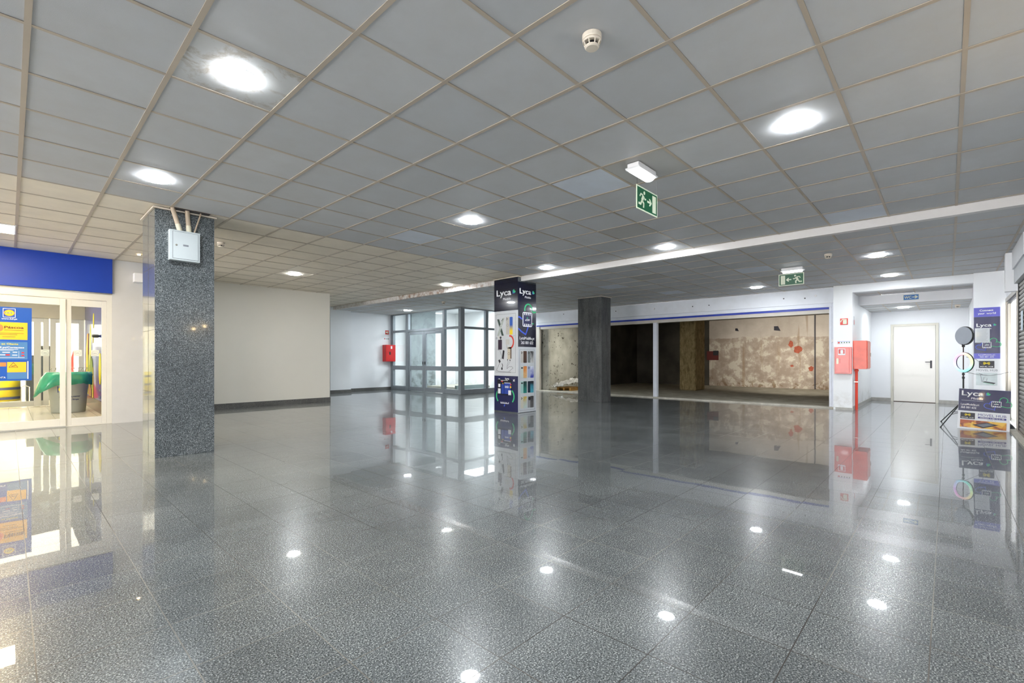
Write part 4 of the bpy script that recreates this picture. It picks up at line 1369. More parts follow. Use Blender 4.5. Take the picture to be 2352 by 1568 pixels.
b.use(M_GREYINK).stroke([(0.11, 0.70), (0.09, 0.84), (0.18, 0.83)], 0.006, -0.0072, -0.0063).stroke([(0.12, 0.71), (0.14, 0.79)], 0.005, -0.0072, -0.0063).stroke([(0.07, 0.86), (0.12, 0.84)], 0.008, -0.0072, -0.0063).stroke([(0.17, 0.72), (0.18, 0.77)], 0.006, -0.0072, -0.0063)
b.use(M_INK).prism([(0.11, 0.70), (0.27, 0.665), (0.295, 0.685), (0.15, 0.712)], -0.0072, -0.0063)
b.use(M_GREEN).stroke([(0.13, 0.69), (0.27, 0.655)], 0.006, -0.0072, -0.0063)
b.build('printed_picture', bn)
nt_ = thing('paper_notice', 'white sheet of printed lines taped over the tall banner', 'paper notice', (12.649, -0.368, 0), RX)
q(M_PAPER_G).box(0.015, 0.215, -0.002, 0, 1.45, 1.725).build('sheet', nt_)
b = q(M_GREYINK)
for k in range(10):
    b.box(0.04, 0.19 - 0.01 * (k % 3), -0.0027, -0.0021, 1.695 - k * 0.024, 1.699 - k * 0.024)
b.build('printed_lines', nt_)

# ------------------------------------------------------------------ right side: phone shop front, pilaster, roller shutter
struct(q(M_WHITE).box(10.62, 10.78, -0.95, -0.66, 2.19, 2.79).box(10.45, 10.62, -1.0, -0.80, 0.0, 2.79).build('trim_pilaster'), 'white pilaster between phone shop and shutter')
struct(q(M_WHITE).box(10.62, 12.66, -1.0, -0.80, 2.25, 2.79).build('trim_shop_header'))
struct(q(M_WHITE).box(9.0, 10.45, -1.0, -0.72, 2.50, 2.79).build('trim_shutter_header'))
struct(q(M_INK).box(9.0, 10.45, -0.95, -0.86, 0.0, 2.79).build('wall_shutter_light_block'))  # unseen backing added to stop light leaking between the slats
struct(q(M_THRESH).box(9.0, 12.66, -0.80, -0.72, 0, 0.03).build('trim_shop_sill'))
ps = sempty('window_3')
ps['label'] = 'glazed front of the lit phone shop'
b = q(M_STEEL).box(12.50, 12.56, -0.84, -0.78, 0.03, 2.25).box(12.36, 12.40, -0.84, -0.80, 0.03, 2.2).box(10.62, 10.68, -0.84, -0.78, 0.03, 2.25).box(10.62, 12.56, -0.84, -0.78, 2.18, 2.25)
b.use(M_INK).box(10.68, 12.5, -0.835, -0.80, 2.14, 2.18).box(12.41, 12.49, -0.835, -0.82, 0.03, 2.18)
b.build('frame', ps)
q(M_GLASS).box(10.68, 12.36, -0.825, -0.819, 0.03, 2.14).build('pane', ps)
struct(q(M_WHITE).box(9.4, 13.3, -3.3, -3.1, 0, 2.8).box(13.1, 13.3, -3.1, -1.0, 0, 2.8).box(9.3, 9.45, -3.2, -1.0, 0, 2.8).box(9.4, 13.2, -3.2, -1.0, 2.62, 2.8).build('wall_phone_shop'))
struct(q(mat('pale_shop_floor', (206, 206, 204), 0.3)).box(9.4, 13.2, -3.2, -0.80, -0.2, 0.0).build('floor_phone_shop'))
# display shelving in the phone shop
sh = thing('display_shelf', 'white display shelving inside the bright phone shop', 'shelf', (12.7, -1.35, 0))
q(M_WHITEPL).box(-0.05, 0.3, -0.02, 0.0, 0, 2.0).box(-0.05, 0.3, -0.92, -0.9, 0, 2.0).build('side_panel', sh)
for k in range(7):
    q(M_WHITEPL).box(-0.05, 0.3, -0.9, -0.02, 0.25 + 0.27 * k, 0.27 + 0.27 * k).build('shelf_board', sh)
cols = [(196, 210, 220), (230, 214, 150), (214, 170, 180), (150, 160, 190), (240, 240, 240), (120, 190, 190)]
rnd = random.Random(2)
k = 0
for r in range(7):
    for c in range(4):
        w = rnd.uniform(0.07, 0.12)
        x, y, z = 12.66, -1.42 - c * 0.22, 0.271 + 0.27 * r
        o = q(mat('carton_%s' % 'abcdef'[k % 6], cols[k % 6], 0.4)).box(0, 0.05, -w, 0, 0, rnd.uniform(0.12, 0.2)).build('accessory_box', loc=(x, y, z))
        tag(o, '%s carton on the %s shelf in the phone shop, %s the window' % (('grey blue', 'straw yellow', 'dusty pink', 'slate lilac', 'white', 'teal')[k % 6], ('lowest', 'second', 'third', 'middle', 'fifth', 'sixth', 'topmost')[r], ('nearest', 'second from', 'third from', 'farthest from')[c]), 'box', 'cartons on the phone shop shelves')
        k += 1
# posters hung in the phone shop window
pw = thing('window_poster', 'pale lilac posters hung inside the phone shop window', 'poster', (10.72, -0.86, 0))
b = q(mat('print_lilac', (206, 206, 232), 0.5)).box(0, 0.30, -0.004, 0, 1.35, 2.05)
b.use(mat('print_yellow_edge', (236, 206, 96), 0.5)).box(0.30, 0.34, -0.004, 0, 1.65, 2.05)
b.use(mat('print_blue_grey', (150, 176, 206), 0.5)).box(0.0, 0.26, -0.004, 0, 0.1, 1.2)
b.use(M_PERI).box(0.0, 0.30, -0.004, 0, 0.42, 0.60)
b.build('sheet', pw)
rs = thing('roller_shutter', 'closed grey metal roller shutter at the right edge', 'roller shutter', (9.0, -0.80, 0))
ms = mat('galvanised_slat', (150, 148, 142), 0.4, 0.5, noise=0.08)
b = MB().use(ms, False)
n = 0
z = 0.05
while z < 2.3:
    b.prism([(0, 0)] * 0 or [(0.02, z), (1.42, z), (1.42, z + 0.058), (0.02, z + 0.058)], -0.02, -0.01)
    for k in range(5):
        a = PI * k / 5
        a2 = PI * (k + 1) / 5
        z0_, z1_ = z + 0.002 + 0.027 * (1 - math.cos(a)), z + 0.002 + 0.027 * (1 - math.cos(a2))
        y0_, y1_ = -0.01 + 0.02 * math.sin(a), -0.01 + 0.02 * math.sin(a2)
        base = len(b.v)
        b.v += [(0.02, y0_, z0_), (1.42, y0_, z0_), (1.42, y1_, z1_), (0.02, y1_, z1_)]
        b.face([base, base + 1, base + 2, base + 3])
    z += 0.062
b.build('slat_curtain', rs)
q(M_STEEL).box(0, 1.43, -0.03, 0.02, 0.031, 0.06).build('bottom_rail', rs)
q(M_BLACK).box(1.42, 1.44, -0.03, 0.02, 0.031, 2.5).build('guide', rs)
b = q(mat('shutter_housing_grey', (196, 200, 204), 0.4)).box(0.0, 1.44, 0.0, 0.06, 2.28, 2.5)
b.build('housing', rs)
o = q(mat('print_pale_blue', (198, 216, 228), 0.4)).box(0, 0.2, 0, 0.003, 0, 0.28).build('paper_notice', loc=(9.85, -0.785, 1.55))
tag(o, 'pale blue paper stuck on the grey roller shutter', 'paper notice')
# ------------------------------------------------------------------ standing signboard
sb = thing('standing_signboard', 'low white and navy signboard leaning on the floor below the banner', 'signboard', (10.62, -0.115, 0.004), RX)
sb.rotation_euler = (math.radians(-7), math.radians(2.0), RX)
SW, SH = 0.592, 0.655
q(M_PAPER).box(0, SW, 0.0, 0.012, 0, SH).build('board', sb, bevel=0.002)
q(M_NAVY).box(0.002, SW - 0.002, -0.001, -0.0001, 0.295, SH - 0.003).build('navy_sheet', sb)
lyca_logo(sb, 0.035, 0.545, 0.255, y=-0.002)
q(M_PAPER_G).box(0.035, 0.29, -0.002, -0.0011, 0.462, 0.466).build('rule_line', sb)
lettering('lettering', sb, 'LycaMobile.pt', 0.03, 0.385, 0.031, M_LETTER, -0.002, width=0.215, bold=0.012)
lettering('lettering', sb, '265 001 632', 0.03, 0.335, 0.031, M_LETTER, -0.002, width=0.18, bold=0.012)
esim(sb, 0.435, 0.43, 0.105, 0.80, y=-0.0025)
hub_logo(sb, 0.03, 0.20, 0.165, 0.265, y=-0.002)
lettering('lettering', sb, 'MOVEL HUB', 0.235, 0.225, 0.038, mat('indigo_ink', (54, 52, 130), 0.4), -0.002, width=0.315)
q(mat('indigo_ink', (1, 1, 1))).box(0.235, 0.55, -0.002, -0.0005, 0.185, 0.213).build('hours_band', sb)
lettering('lettering', sb, 'HORARIO : 9 AM TO 21 PM', 0.392, 0.192, 0.014, M_LETTER, -0.003, width=0.27, align='CENTER', bold=0.03)
lettering('lettering', sb, 'LOJA 11', 0.392, 0.160, 0.015, M_GREYINK, -0.002, width=0.09, align='CENTER')
g = NT('print_repair_photo')
x_, y_, z_ = g.xyz()
n_ = g.noise(9, 3, dist=0.9)
g.set(Base_Color=g.ramp(n_, [(0.30, srgb(40, 18, 12)), (0.42, srgb(150, 74, 44)), (0.50, srgb(214, 140, 40)), (0.64, srgb(240, 196, 80))]), Roughness=0.3)
b = q(g.m).box(0.03, 0.555, -0.002, -0.0005, 0.028, 0.148)
b.use(M_INK).prism([(0.17, 0.075), (0.30, 0.035), (0.47, 0.10), (0.34, 0.128)], -0.003, -0.0021)
b.use(M_GREYINK).prism([(0.22, 0.080), (0.30, 0.052), (0.42, 0.098), (0.34, 0.116)], -0.004, -0.0031)
b.use(mat('print_hand_tone', (186, 104, 74), 0.5)).prism([(0.03, 0.148), (0.03, 0.085), (0.12, 0.10), (0.19, 0.135), (0.20, 0.148)], -0.003, -0.0021)
b.build('printed_picture', sb)
q(M_STEEL).box(0.06, 0.08, 0.013, 0.02, 0.02, 0.6).build('stay', sb)
o = q(M_BLACK)
rnd = random.Random(5)
o.smooth = False
pr = [(0.0, 0.0), (0.075, 0.0), (0.085, 0.03), (0.06, 0.07), (0.035, 0.10), (0.0, 0.105)]
o.lathe([(0.08, 0.0), (0.09, 0.03), (0.06, 0.08), (0.02, 0.115)], seg=9)
tag(o.build('cable_bag', loc=(10.86, -0.72 + 0.02, 0.0)), 'crumpled black bag on the floor behind the signboard', 'bag')

# ------------------------------------------------------------------ ring light on a tripod
rl = thing('ring_light_stand', 'black tripod stand with round panel and glowing rainbow ring light', 'lamp stand', (11.05, -0.195, 0))
q(M_BLACK).tube([(0, 0, 0.22), (0, 0, 0.80)], 0.011, 12).build('pole', rl)
q(mat('brown_black_pole', (60, 34, 34), 0.3, 0.4)).tube([(0, 0, 0.78), (0, 0, 1.34)], 0.008, 12).build('upper_pole', rl)
for z in (0.80, 0.86, 0.30):
    q(M_BLACK).lathe([(0.016, z), (0.018, z + 0.01), (0.018, z + 0.03), (0.014, z + 0.04)], seg=14).build('clamp', rl)
# legs with struts
for a in (math.radians(150), math.radians(30), math.radians(270)):
    # first leg points towards the viewer's left
    dx, dy = math.cos(a), math.sin(a)
    lg = q(M_BLACK).tube([(0.02 * dx, 0.02 * dy, 0.42), (0.56 * dx, 0.56 * dy, 0.008)], 0.008, 8).build('leg', rl)
    q(M_BLACK).tube([(0.012 * dx, 0.012 * dy, 0.24), (0.30 * dx, 0.30 * dy, 0.205)], 0.005, 8).build('strut', lg)
    q(M_BLACK).lathe([(0.012, 0.0), (0.012, 0.014)], (0.56 * dx, 0.56 * dy, 0.0), 10).build('foot', lg)
# round panel light seen from the front: grey disc in black shell
hd = q(M_BLACK).lathe([(0.150, 0.0), (0.158, 0.01), (0.158, 0.035), (0.14, 0.05), (0.0, 0.055)], (0, 0, 0), 48, 'y', cap=False).build('panel_shell', rl)
hd.location = (-0.03, 0.0, 1.53)
hd.rotation_euler = (0, 0, -2.38)
fc = q(mat('matt_grey_diffuser', (168, 174, 184), 0.5)).lathe([(0.0, -0.004), (0.145, -0.004), (0.150, 0.0), (0.150, 0.006)], (0, 0, 0), 48, 'y', cap=False).build('panel_face', hd)
q(M_BLACK).tube([(0, 0, 1.34), (-0.01, 0, 1.39)], 0.02, 10).build('ball_joint', rl)
mr = NT('rainbow_ring_diffuser')
x_, y_, z_ = mr.xyz()
ang = mr.math('ARCTAN2', z_, x_)
fr_ = mr.math('FRACT', mr.math('ADD', mr.math('DIVIDE', ang, 2 * PI), 1.0))
rc = mr.ramp(fr_, [(0.0, (0.75, 1.0, 0.45, 1)), (0.13, (1.0, 0.80, 0.42, 1)), (0.27, (1.0, 0.55, 0.62, 1)), (0.42, (0.95, 0.50, 0.95, 1)), (0.56, (0.62, 0.60, 1.0, 1)), (0.70, (0.40, 0.85, 1.0, 1)), (0.84, (0.30, 1.0, 0.85, 1)), (1.0, (0.75, 1.0, 0.45, 1))])
mr.link(rc, mr.bs.inputs['Emission Color'])
mr.bs.inputs['Emission Strength'].default_value = 0.32
mr.link(rc, mr.bs.inputs['Base Color'])
rg = MB().use(M_BLACK, True)
def torus(b, R, r, c, seg=48, s2=10, flat=0.6, y=0.0):
    base = len(b.v)
    for i in range(seg):
        a = 2 * PI * i / seg
        for j in range(s2):
            t = 2 * PI * j / s2
            rr = R + r * math.cos(t)
            b.v.append((c[0] + rr * math.cos(a), c[1] + y + r * flat * math.sin(t), c[2] + rr * math.sin(a)))
    for i in range(seg):
        for j in range(s2):
            b.face([base + i * s2 + j, base + ((i + 1) % seg) * s2 + j, base + ((i + 1) % seg) * s2 + (j + 1) % s2, base + i * s2 + (j + 1) % s2])
torus(rg, 0.150, 0.023, (0, 0, 0), y=0.012)
ro = rg.build('ring_shell', rl)
ro.location = (-0.03, 0.0, 1.078)
ro.rotation_euler = (0, 0, -2.36)
rd = MB().use(mr.m, True)
torus(rd, 0.146, 0.021, (0, 0, 0), y=-0.006)
rd.build('ring_diffuser', ro)
# loose cables from the stand
def cable(name, pts, label, r=0.003):
    o = MB().use(M_BLACK, True).tube(pts, r, 6).build(name)
    return tag(o, label, 'cable')
cable('power_cable', [(11.06, -0.23, 1.17), (11.4, -0.36, 1.13), (12.0, -0.46, 1.03), (12.40, -0.50, 1.0), (12.64, -0.52, 0.98)], 'thin black cable running from ring light to the banner')
cable('power_cable', [(11.06, -0.21, 0.92), (11.5, -0.40, 0.86), (12.0, -0.56, 0.84), (12.3, -0.70, 0.86), (12.36, -0.81, 0.90)], 'thin black cable sagging from stand pole to the shop window')

# ------------------------------------------------------------------ supermarket entrance (door_2)
en = sempty('door_2')
en['label'] = 'glazed sliding entrance of the supermarket'
q(M_BLUE).box(-6.5, 1.237, 10.74, 10.80, 2.285, 2.885).build('fascia_panel', en)
b = q(M_ALU_L)
FY0, FY1 = 10.79, 10.85
b.box(-6.5, 1.237, FY0, FY1 + 0.1, 2.15, 2.285)
b.box(1.165, 1.237, FY0, FY1, 0, 2.2)
b.box(-6.5, 1.237, FY0, FY1, 0, 0.015)
b.build('frame', en, bevel=0.003)
q(M_STEEL).box(-6.5, 1.237, 10.775, 10.79, 2.262, 2.285).build('track_cover', en)


def leaf(x0, x1, y, name='door_leaf', stile=0.07, z1=2.14, zb=0.14, zt=0.11, parent=None, m=None):
    m = m or M_ALU_L
    b = q(m).box(x0, x0 + stile, y - 0.02, y + 0.02, 0.016, z1).box(x1 - stile, x1, y - 0.02, y + 0.02, 0.016, z1)
    b.box(x0 + stile, x1 - stile, y - 0.02, y + 0.02, 0.016, zb).box(x0 + stile, x1 - stile, y - 0.02, y + 0.02, z1 - zt, z1)
    o = b.build(name, parent, bevel=0.002)
    q(M_GLASS).box(x0 + stile, x1 - stile, y - 0.004, y + 0.004, zb, z1 - zt).build('pane', o)
    return o


l1 = leaf(-1.25, 0.645, 10.80, parent=en)
l2 = leaf(0.652, 1.163, 10.82, parent=en, stile=0.062)
l3 = leaf(-3.2, -1.26, 10.82, parent=en)
M_STICK = mat('frosted_sticker', (226, 226, 216), 0.5)
b = q(M_STICK)
for x0, x1 in ((0.35, 0.452), (0.742, 0.845), (0.967, 1.065)):
    b.box(x0, x1, 10.812, 10.8145, 1.185, 1.29)
b.use(M_GREYINK)
for x0, x1 in ((0.35, 0.452), (0.742, 0.845), (0.967, 1.065)):
    b.stroke(circ((x0 + x1) / 2, 1.237, 0.04, 0.036, 20), 0.002, 10.8105, 10.8115, True)
b.build('sticker', en)
for x in (0.40, 0.793, 1.015):
    o = lettering('lettering', en, 'LiDL', x, 1.228, 0.016, M_GREYINK, 10.8095, width=0.05, align='CENTER')

# notice board on the glass
po = thing('entrance_poster', 'blue notice board with yellow panels on the supermarket entrance glass', 'poster', (0.249, 10.772, 0))
M_LBLUE = mat('print_strong_blue', (26, 84, 178), 0.35, noise=0.03)
M_SBLUE = mat('print_steel_blue', (74, 124, 182), 0.35, noise=0.04)
M_AMB = mat('print_amber', (248, 188, 44), 0.35, noise=0.02)
q(M_LBLUE).box(-0.85, 0.0, 0.0, 0.012, 0.793, 1.951).build('board', po)
b = q(M_PAPER).stroke([(-0.312, 1.79), (-0.182, 1.79), (-0.182, 1.925), (-0.312, 1.925)], 0.006, -0.003, -0.001, True)
b.use(mat('logo_red', (222, 40, 40), 0.4)).prism(circ(-0.247, 1.858, 0.058, 0.050, 32), -0.002, -0.0005)
b.use(M_YELLOW).prism(circ(-0.247, 1.858, 0.054, 0.046, 32), -0.003, -0.0021)
b.build('round_logo', po)
lettering('lettering', po, 'LiDL', -0.247, 1.849, 0.020, M_LBLUE, -0.004, width=0.085, align='CENTER', bold=0.03)
lettering('lettering', po, 'www.lidl.pt', -0.245, 1.755, 0.022, M_LETTER, -0.003, width=0.17, align='CENTER', bold=0.02)
q(M_AMB).box(-0.80, -0.048, -0.002, -0.0005, 1.44, 1.712).build('yellow_sheet', po)
M_TXT = mat('brown_ink', (92, 58, 40), 0.5, noise=0)
lettering('lettering', po, 'Páscoa', -0.30, 1.615, 0.036, M_TXT, -0.003, width=0.21, bold=0.03)
q(mat('print_orange_disc', (240, 130, 70), 0.4)).prism(circ(-0.37, 1.62, 0.062), -0.003, -0.0021).build('orange_disc', po)
b = q(M_TXT)
for z, x0, x1 in ((1.585, -0.30, -0.09), (1.535, -0.42, -0.09), (1.515, -0.42, -0.16), (1.48, -0.32, -0.18)):
    b.box(x0, x1, -0.003, -0.0021, z, z + 0.006)
b.build('printed_lines', po)
q(M_SBLUE).box(-0.80, -0.048, -0.002, -0.0005, 1.13, 1.405).build('contact_sheet', po)
lettering('lettering', po, 'Apoio ao Cliente', -0.15, 1.36, 0.024, M_YELLOW, -0.003, width=0.30, align='RIGHT', bold=0.02)
lettering('lettering', po, 'www.lidl.pt/Contactos', -0.085, 1.305, 0.024, M_LETTER, -0.003, width=0.40, align='RIGHT', bold=0.02)
b = q(M_PAPER)
for z, x0, x1 in ((1.285, -0.40, -0.15), (1.27, -0.42, -0.20), (1.235, -0.32, -0.24), (1.237, -0.21, -0.16), (1.195, -0.35, -0.29), (1.19, -0.215, -0.16), (1.155, -0.44, -0.08)):
    b.box(x0, x1, -0.003, -0.0021, z, z + (0.012 if x1 - x0 < 0.1 else 0.005))
b.box(-0.145, -0.142, -0.003, -0.0021, 1.16, 1.26)
b.use(mat('logo_red', (1, 1, 1))).box(-0.115, -0.085, -0.003, -0.0021, 1.225, 1.245).box(-0.115, -0.085, -0.003, -0.0021, 1.18, 1.20).box(-0.285, -0.24, -0.003, -0.0021, 1.19, 1.21)
b.build('printed_lines', po)
q(M_SBLUE).box(-0.27, -0.055, -0.002, -0.0005, 0.82, 0.925).build('lower_sheet', po)
b = q(M_AMB).box(-0.27, -0.062, -0.0025, -0.0005, 0.927, 1.088)
b.use(M_TXT).stroke([(-0.25, 1.005), (-0.155, 1.005), (-0.2025, 1.08)], 0.006, -0.0035, -0.0026, True).stroke([(-0.225, 1.02), (-0.18, 1.03)], 0.01, -0.0035, -0.0026)
b.build('warning_sheet', po)
q(mat('print_orange_disc', (1, 1, 1))).box(-0.80, -0.28, -0.002, -0.0005, 1.02, 1.082).build('orange_sheet', po)
lettering('lettering', po, 'EMENTA', -0.285, 0.835, 0.024, M_LETTER, -0.003, width=0.12, align='RIGHT', bold=0.02)
q(M_PAPER).box(-0.050, -0.038, -0.003, -0.0005, 0.82, 1.10).build('sheet_holder', po)

o = q(M_WHITEPL).box(-0.01, 0.28, -0.14, 0, 0, 0.16).build('air_unit', bevel=0.006, loc=(1.535, 10.78, 2.52))
tag(o, 'small white box mounted high on white panel beside granite column', 'wall box')

# interior of the entrance lobby and shop
M_BEIGE = mat('beige_floor_paving', (214, 204, 180), 0.3, noise=0.05, nscale=3)
g = NT('beige_tiled_floor')
x_, y_, z_ = g.xyz()
fx = g.math('ABSOLUTE', g.math('SUBTRACT', g.math('FRACT', g.math('DIVIDE', x_, 0.3)), 0.5))
fy = g.math('ABSOLUTE', g.math('SUBTRACT', g.math('FRACT', g.math('DIVIDE', y_, 0.3)), 0.5))
j = g.math('MAXIMUM', g.math('GREATER_THAN', fx, 0.49), g.math('GREATER_THAN', fy, 0.49))
g.set(Base_Color=g.mix(j, srgb(222, 212, 190), srgb(150, 138, 116)), Roughness=0.25, Coat_Weight=0.3)
struct(q(g.m).box(-6.5, 1.4, 10.8, 22.0, -0.2, 0.002).build('floor_supermarket'))
struct(q(mat('beige_lobby_bulkhead', (206, 198, 178), 0.5)).box(-6.5, 1.4, 15.9, 16.1, 2.12, 3.1).build('wall_lobby_bulkhead'))
struct(q(mat('warm_white_paint', (236, 232, 220), 0.5)).box(-6.7, 3.4, 21.8, 22.0, 0, 3.4).box(3.2, 3.4, 16.0, 22.0, 0, 3.4).box(-6.7, -6.5, 10.8, 22.0, 0, 3.4).box(-6.7, 3.4, 10.85, 22.0, 3.15, 3.4).box(1.3, 3.3, 16.0, 16.1, 0, 3.2).build('wall_supermarket'))
gw = NT('blue_lobby_wall_print')
x_, y_, z_ = gw.xyz()
gw.set(Base_Color=gw.mix(gw.ramp(gw.noise(0.6, 2), [(0.35, 0.0), (0.7, 0.35)]), srgb(50, 66, 160), srgb(96, 104, 176)), Roughness=0.22, Coat_Weight=0.4)
struct(q(gw.m).box(1.30, 1.4, 10.87, 15.9, 0, 3.1).build('wall_lobby_right'), 'blue printed side wall of the supermarket lobby')
struct(q(mat('kick_plate_bronze', (132, 112, 88), 0.25, 0.6)).box(1.285, 1.30, 10.9, 15.9, 0, 0.26).build('trim_kick_plate'))
# printed harvest picture on the blue wall : local x runs towards -Y
wp = thing('wall_print', 'yellow and green produce print on the blue lobby wall', 'wall print', (1.298, 15.85, 0), RX)
b = q(M_YELLOW)
for (x0, x1, z0, z1) in ((0.25, 0.75, 0.3, 1.75), (0.95, 1.35, 0.35, 1.95), (1.5, 1.75, 0.2, 0.95)):
    b.prism([(x0, z0), (x1, z0), (x1 - 0.08, z1 * 0.85), ((x0 + x1) / 2, z1), (x0 + 0.05, z1 * 0.8)], -0.004, 0)
b.prism(circ(1.75, 2.0, 0.07, 0.17), -0.004, 0).prism(circ(1.65, 1.60, 0.05, 0.1), -0.004, 0)
b.prism(circ(2.85, 0.93, 0.17, 0.33), -0.005, 0)
b.build('yellow_shape', wp)
b = q(mat('print_leaf_green', (136, 158, 52), 0.5, noise=0.2, nscale=9))
for (x, z, w, h) in ((0.85, 0.9, 0.14, 0.35), (1.25, 0.85, 0.16, 0.4), (1.5, 0.8, 0.13, 0.36)):
    b.prism(circ(x, z, w, h, 14), -0.007, -0.0045)
b.use(mat('print_carrot', (226, 150, 70), 0.5)).prism([(0.6, 1.75), (0.72, 1.1), (0.82, 1.75)], -0.007, -0.0045)
b.use(mat('print_stem_white', (226, 226, 224), 0.5)).prism([(1.30, 1.2), (1.42, 1.2), (1.36, 2.0)], -0.007, -0.0045).prism([(0.93, 1.0), (1.0, 1.0), (0.98, 1.8)], -0.007, -0.0045)
b.use(mat('print_wood_tone', (170, 118, 70), 0.5)).prism([(0.9, 0.27), (1.4, 0.27), (1.4, 0.75), (0.95, 0.75)], -0.007, -0.0045)
b.build('produce_shape', wp)
q(M_BEIGE).box(0.0, 2.2, -0.003, 0, 2.42, 2.70).build('caption_band', wp)
b = q(M_INK)
for k in range(6):
    b.box(0.15 + 0.33 * k, 0.36 + 0.33 * k, -0.005, -0.0035, 2.47 + 0.01 * (k % 2), 2.64)
b.build('caption_mark', wp)
q(M_GREYINK).box(2.7, 2.98, -0.01, 0, 0.46, 0.50).box(2.75, 2.9, -0.012, 0, 0.30, 0.36).build('socket_plate', wp)
o = MB().use(mat('dark_sensor', (70, 70, 60), 0.5), True).lathe([(0.02, 0.0), (0.035, -0.03), (0.035, -0.10), (0.02, -0.12)], (1.30, 13.1, 1.62), 16, 'x').build('wall_sensor')
tag(o, 'dark grey round device on the blue lobby wall', 'sensor')

# inner sliding doors
ind = sempty('door_3')
ind['label'] = 'inner sliding doors of the supermarket lobby'
for (x0, x1) in ((-2.2, -0.62), (-0.60, 0.66), (0.68, 1.29)):
    leaf(x0, x1, 15.95, parent=ind, stile=0.10, z1=2.12, zb=0.14, zt=0.10)
q(M_ALU_L).box(0.40, 0.52, 15.86, 15.90, 0.016, 2.05).build('sliding_edge', ind)
# big grey bin with green liner
bi = thing('collection_bin', 'big grey bin with green bag inside the supermarket entrance', 'bin', (0.87, 13.8, 0.002))
MBIN = mat('grey_bin_plastic', (178, 180, 170), 0.4, noise=0.04)
MB().use(MBIN, True).lathe([(0.0, 0.0), (0.265, 0.0), (0.275, 0.03), (0.335, 0.80), (0.345, 0.80), (0.345, 0.83), (0.32, 0.83), (0.31, 0.75), (0.25, 0.04)], seg=40, cap=False).build('body', bi)
M_BAG = mat('green_bag_film', (60, 165, 125), 0.22, noise=0.2, nscale=9, coat=0.5)
bm = MB().use(M_BAG, True)
rnd = random.Random(9)
seg, prof = 56, [(0.28, 0.70), (0.315, 0.845), (0.355, 0.855), (0.375, 0.80), (0.38, 0.72), (0.385, 0.60)]
for i, (r, z) in enumerate(prof):
    for k in range(seg):
        a = 2 * PI * k / seg
        droop = 0.0
        ex = 0.0
        da = abs((a - math.radians(200) + PI) % (2 * PI) - PI)
        if da < 0.75:
            w = (1 - da / 0.75)
            droop = -0.26 * w * max(0, i - 2) / 3
            ex = 0.20 * w * max(0, i - 2) / 3
        rr = r + ex + 0.012 * math.sin(9 * a + i) + rnd.uniform(-0.006, 0.006)
        zz = z + droop + 0.02 * math.sin(5 * a + 1) * (1 if i > 3 else 0.2) + (rnd.uniform(-0.01, 0.01) if i > 2 else 0)
        bm.v.append((rr * math.cos(a), rr * math.sin(a), zz))
for i in range(len(prof) - 1):
    for k in range(seg):
        j = (k + 1) % seg
        bm.face([i * seg + k, i * seg + j, (i + 1) * seg + j, (i + 1) * seg + k])
o = bm.build('green_liner', bi)
s_ = o.modifiers.new('s', 'SOLIDIFY')
s_.thickness = 0.003
b = q(M_PAPER)
lb = thing_label = None
pt = bpy.data.objects.new('printed_face', None)
bpy.data.objects.remove(pt)
for (s, x, z, w) in (('Ajude-nos a manter', -0.20, 0.335, 0.34), ('a loja limpa', -0.11, 0.27, 0.22)):
    o = lettering('lettering', bi, s, 0, 0, 0.03, mat('bin_blue_ink', (44, 60, 120), 0.5), 0, width=w, bold=0.02)
    for v in o.data.vertices:        # wrap the words around the drum
        zz = z + v.co.z
        R = 0.275 + 0.06 * (zz - 0.03) / 0.77 + 0.002
        a = -PI / 2 - 0.55 + (v.co.x + x + 0.2) / R
        v.co = (R * math.cos(a), R * math.sin(a), zz)
b = MB()
for (m_, w, h, dz, off) in ((mat('bin_blue_ink', (1, 1, 1)), 0.13, 0.13, 0.0, 0.002), (M_YELLOW, 0.10, 0.09, 0.0, 0.004)):
    b.use(m_)
    n_ = 14
    base = len(b.v)
    a0 = -PI / 2 - 0.42
    if w > 0.12:
        ring = [(-w / 2, -h / 2), (w / 2, -h / 2), (w / 2, h / 2), (-w / 2, h / 2)]
    else:
        ring = circ(0, 0, w / 2, h / 2, 16)
    for (px, pz) in ring:
        zz = 0.50 + pz
        R = 0.275 + 0.06 * (zz - 0.03) / 0.77 + off
        a = a0 + px / R
        b.v.append((R * math.cos(a), R * math.sin(a), zz))
    b.face(list(range(base, base + len(ring))))
b.build('round_logo', bi)
# wire rack on the bin
wr = thing('wire_rack', 'chrome wire rack lying over the green bag of the grey bin', 'rack', (0.87, 13.8, 0.86))
b = q(M_STEEL)
for k in range(9):
    x = -0.28 + 0.07 * k
    b.tube([(x, -0.2, 0.008), (x + 0.02, 0.0, 0.09), (x, 0.22, 0.02)], 0.004, 6)
b.tube([(-0.30, -0.2, 0.006), (0.30, -0.2, 0.006)], 0.005, 6).tube([(-0.30, 0.22, 0.02), (0.30, 0.22, 0.02)], 0.005, 6).tube([(-0.28, 0, 0.09), (0.30, 0, 0.09)], 0.005, 6)
b.build('wires', wr)
cn = thing('display_cone', 'red pointed display behind the bin inside the supermarket', 'display', (1.05, 17.4, 0.002))
q(mat('display_red', (206, 52, 36), 0.4)).prism([(-0.16, 0.0), (0.14, 0.0), (0.14, 1.36)], -0.1, 0.1).build('cone', cn)
dk = thing('checkout_block', 'dark checkout block seen through the inner glass doors', 'counter', (0.45, 18.2, 0.002))
q(mat('dark_counter', (52, 56, 56), 0.4, noise=0.2)).box(-0.13, 0.42, 0, 1.2, 0, 1.24).build('body', dk)
q(mat('dark_green_panel', (30, 74, 62), 0.4)).box(-0.13, 0.1, -0.02, -0.001, 0.72, 1.02).build('panel', dk)
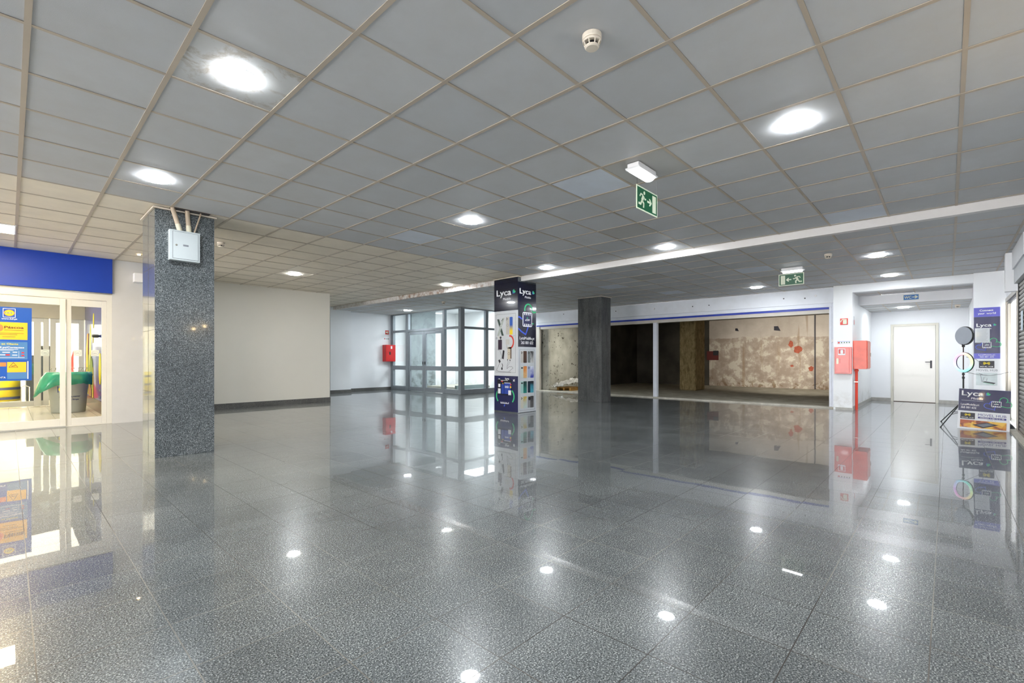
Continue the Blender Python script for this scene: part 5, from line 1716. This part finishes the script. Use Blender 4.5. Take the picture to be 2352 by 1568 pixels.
q(M_BLACK).box(0.15, 0.4, 0.1, 0.4, 1.24, 1.5).build('screen', dk)
ds = thing('striped_display', 'yellow round display with dark stripes beyond the entrance glass', 'display', (-0.34, 19.0, 0.002))
MB().use(M_YELLOW, True).lathe([(0.0, 0.0), (0.56, 0.0), (0.56, 0.72), (0.0, 0.72)], seg=48, cap=False).build('drum', ds)
b = MB().use(mat('slate_stripe', (84, 92, 128), 0.4), True)
for z in (0.04, 0.30, 0.56):
    b.lathe([(0.565, z), (0.565, z + 0.07)], seg=48, cap=False)
b.build('stripe', ds)
ds2 = copy_tree(ds, (-1.55, 18.4, 0.002), label='second striped yellow display further left, seen only in the column reflection')
tr = thing('railing', 'low steel hoop rail beyond the entrance glass', 'railing', (0.28, 17.2, 0.002))
q(M_STEEL).tube([(-0.07, 0, 0), (-0.07, 0, 0.42), (0, 0, 0.46), (0.07, 0, 0.42), (0.07, 0, 0)], 0.014, 8).build('hoop', tr)
for k, (x, y) in enumerate(((0.0, 19.0), (-2.2, 18.5), (-4.2, 18.5))):
    t = thing('tube_light', ('warm tube light glimpsed through the inner doors', 'tube light deeper in the shop, left', 'tube light deeper in the shop, far left')[k], 'ceiling light', (x, y, 3.14), 0, 'supermarket tube lights')
    q(M_TUBEW).box(-0.06, 0.06, -2.0, 2.0, -0.07, -0.02).build('diffuser', t)
    q(M_WHITEPL).box(-0.08, 0.08, -2.02, 2.02, -0.019, 0.0).build('housing', t)

M_BULB = mat('warm_bulb_glass', (255, 230, 180), 0.5, noise=0.0, emit=32.0, ecol=(1.0, 0.72, 0.36, 1))
# warm bulbs on the right wall beside the viewpoint, mirrored in the polished column
for k, (x, z, l) in enumerate(((3.18, 1.90, 'left one of two warm bulbs on the right wall beside the viewpoint'), (3.42, 1.98, 'right one of two warm bulbs on the right wall beside the viewpoint'))):
    t = thing('wall_lamp', l, 'wall lamp', (x, -0.8, z), 0, 'warm wall bulbs')
    q(M_STEEL).lathe([(0.04, 0.0), (0.04, 0.02), (0.02, 0.03)], (0, 0, 0), 20, 'y').build('base', t)
    MB().use(M_BULB, True).lathe([(0.012, 0.03), (0.03, 0.05), (0.034, 0.07), (0.022, 0.095), (0.0, 0.10)], (0, 0, 0), 20, 'y').build('bulb', t)
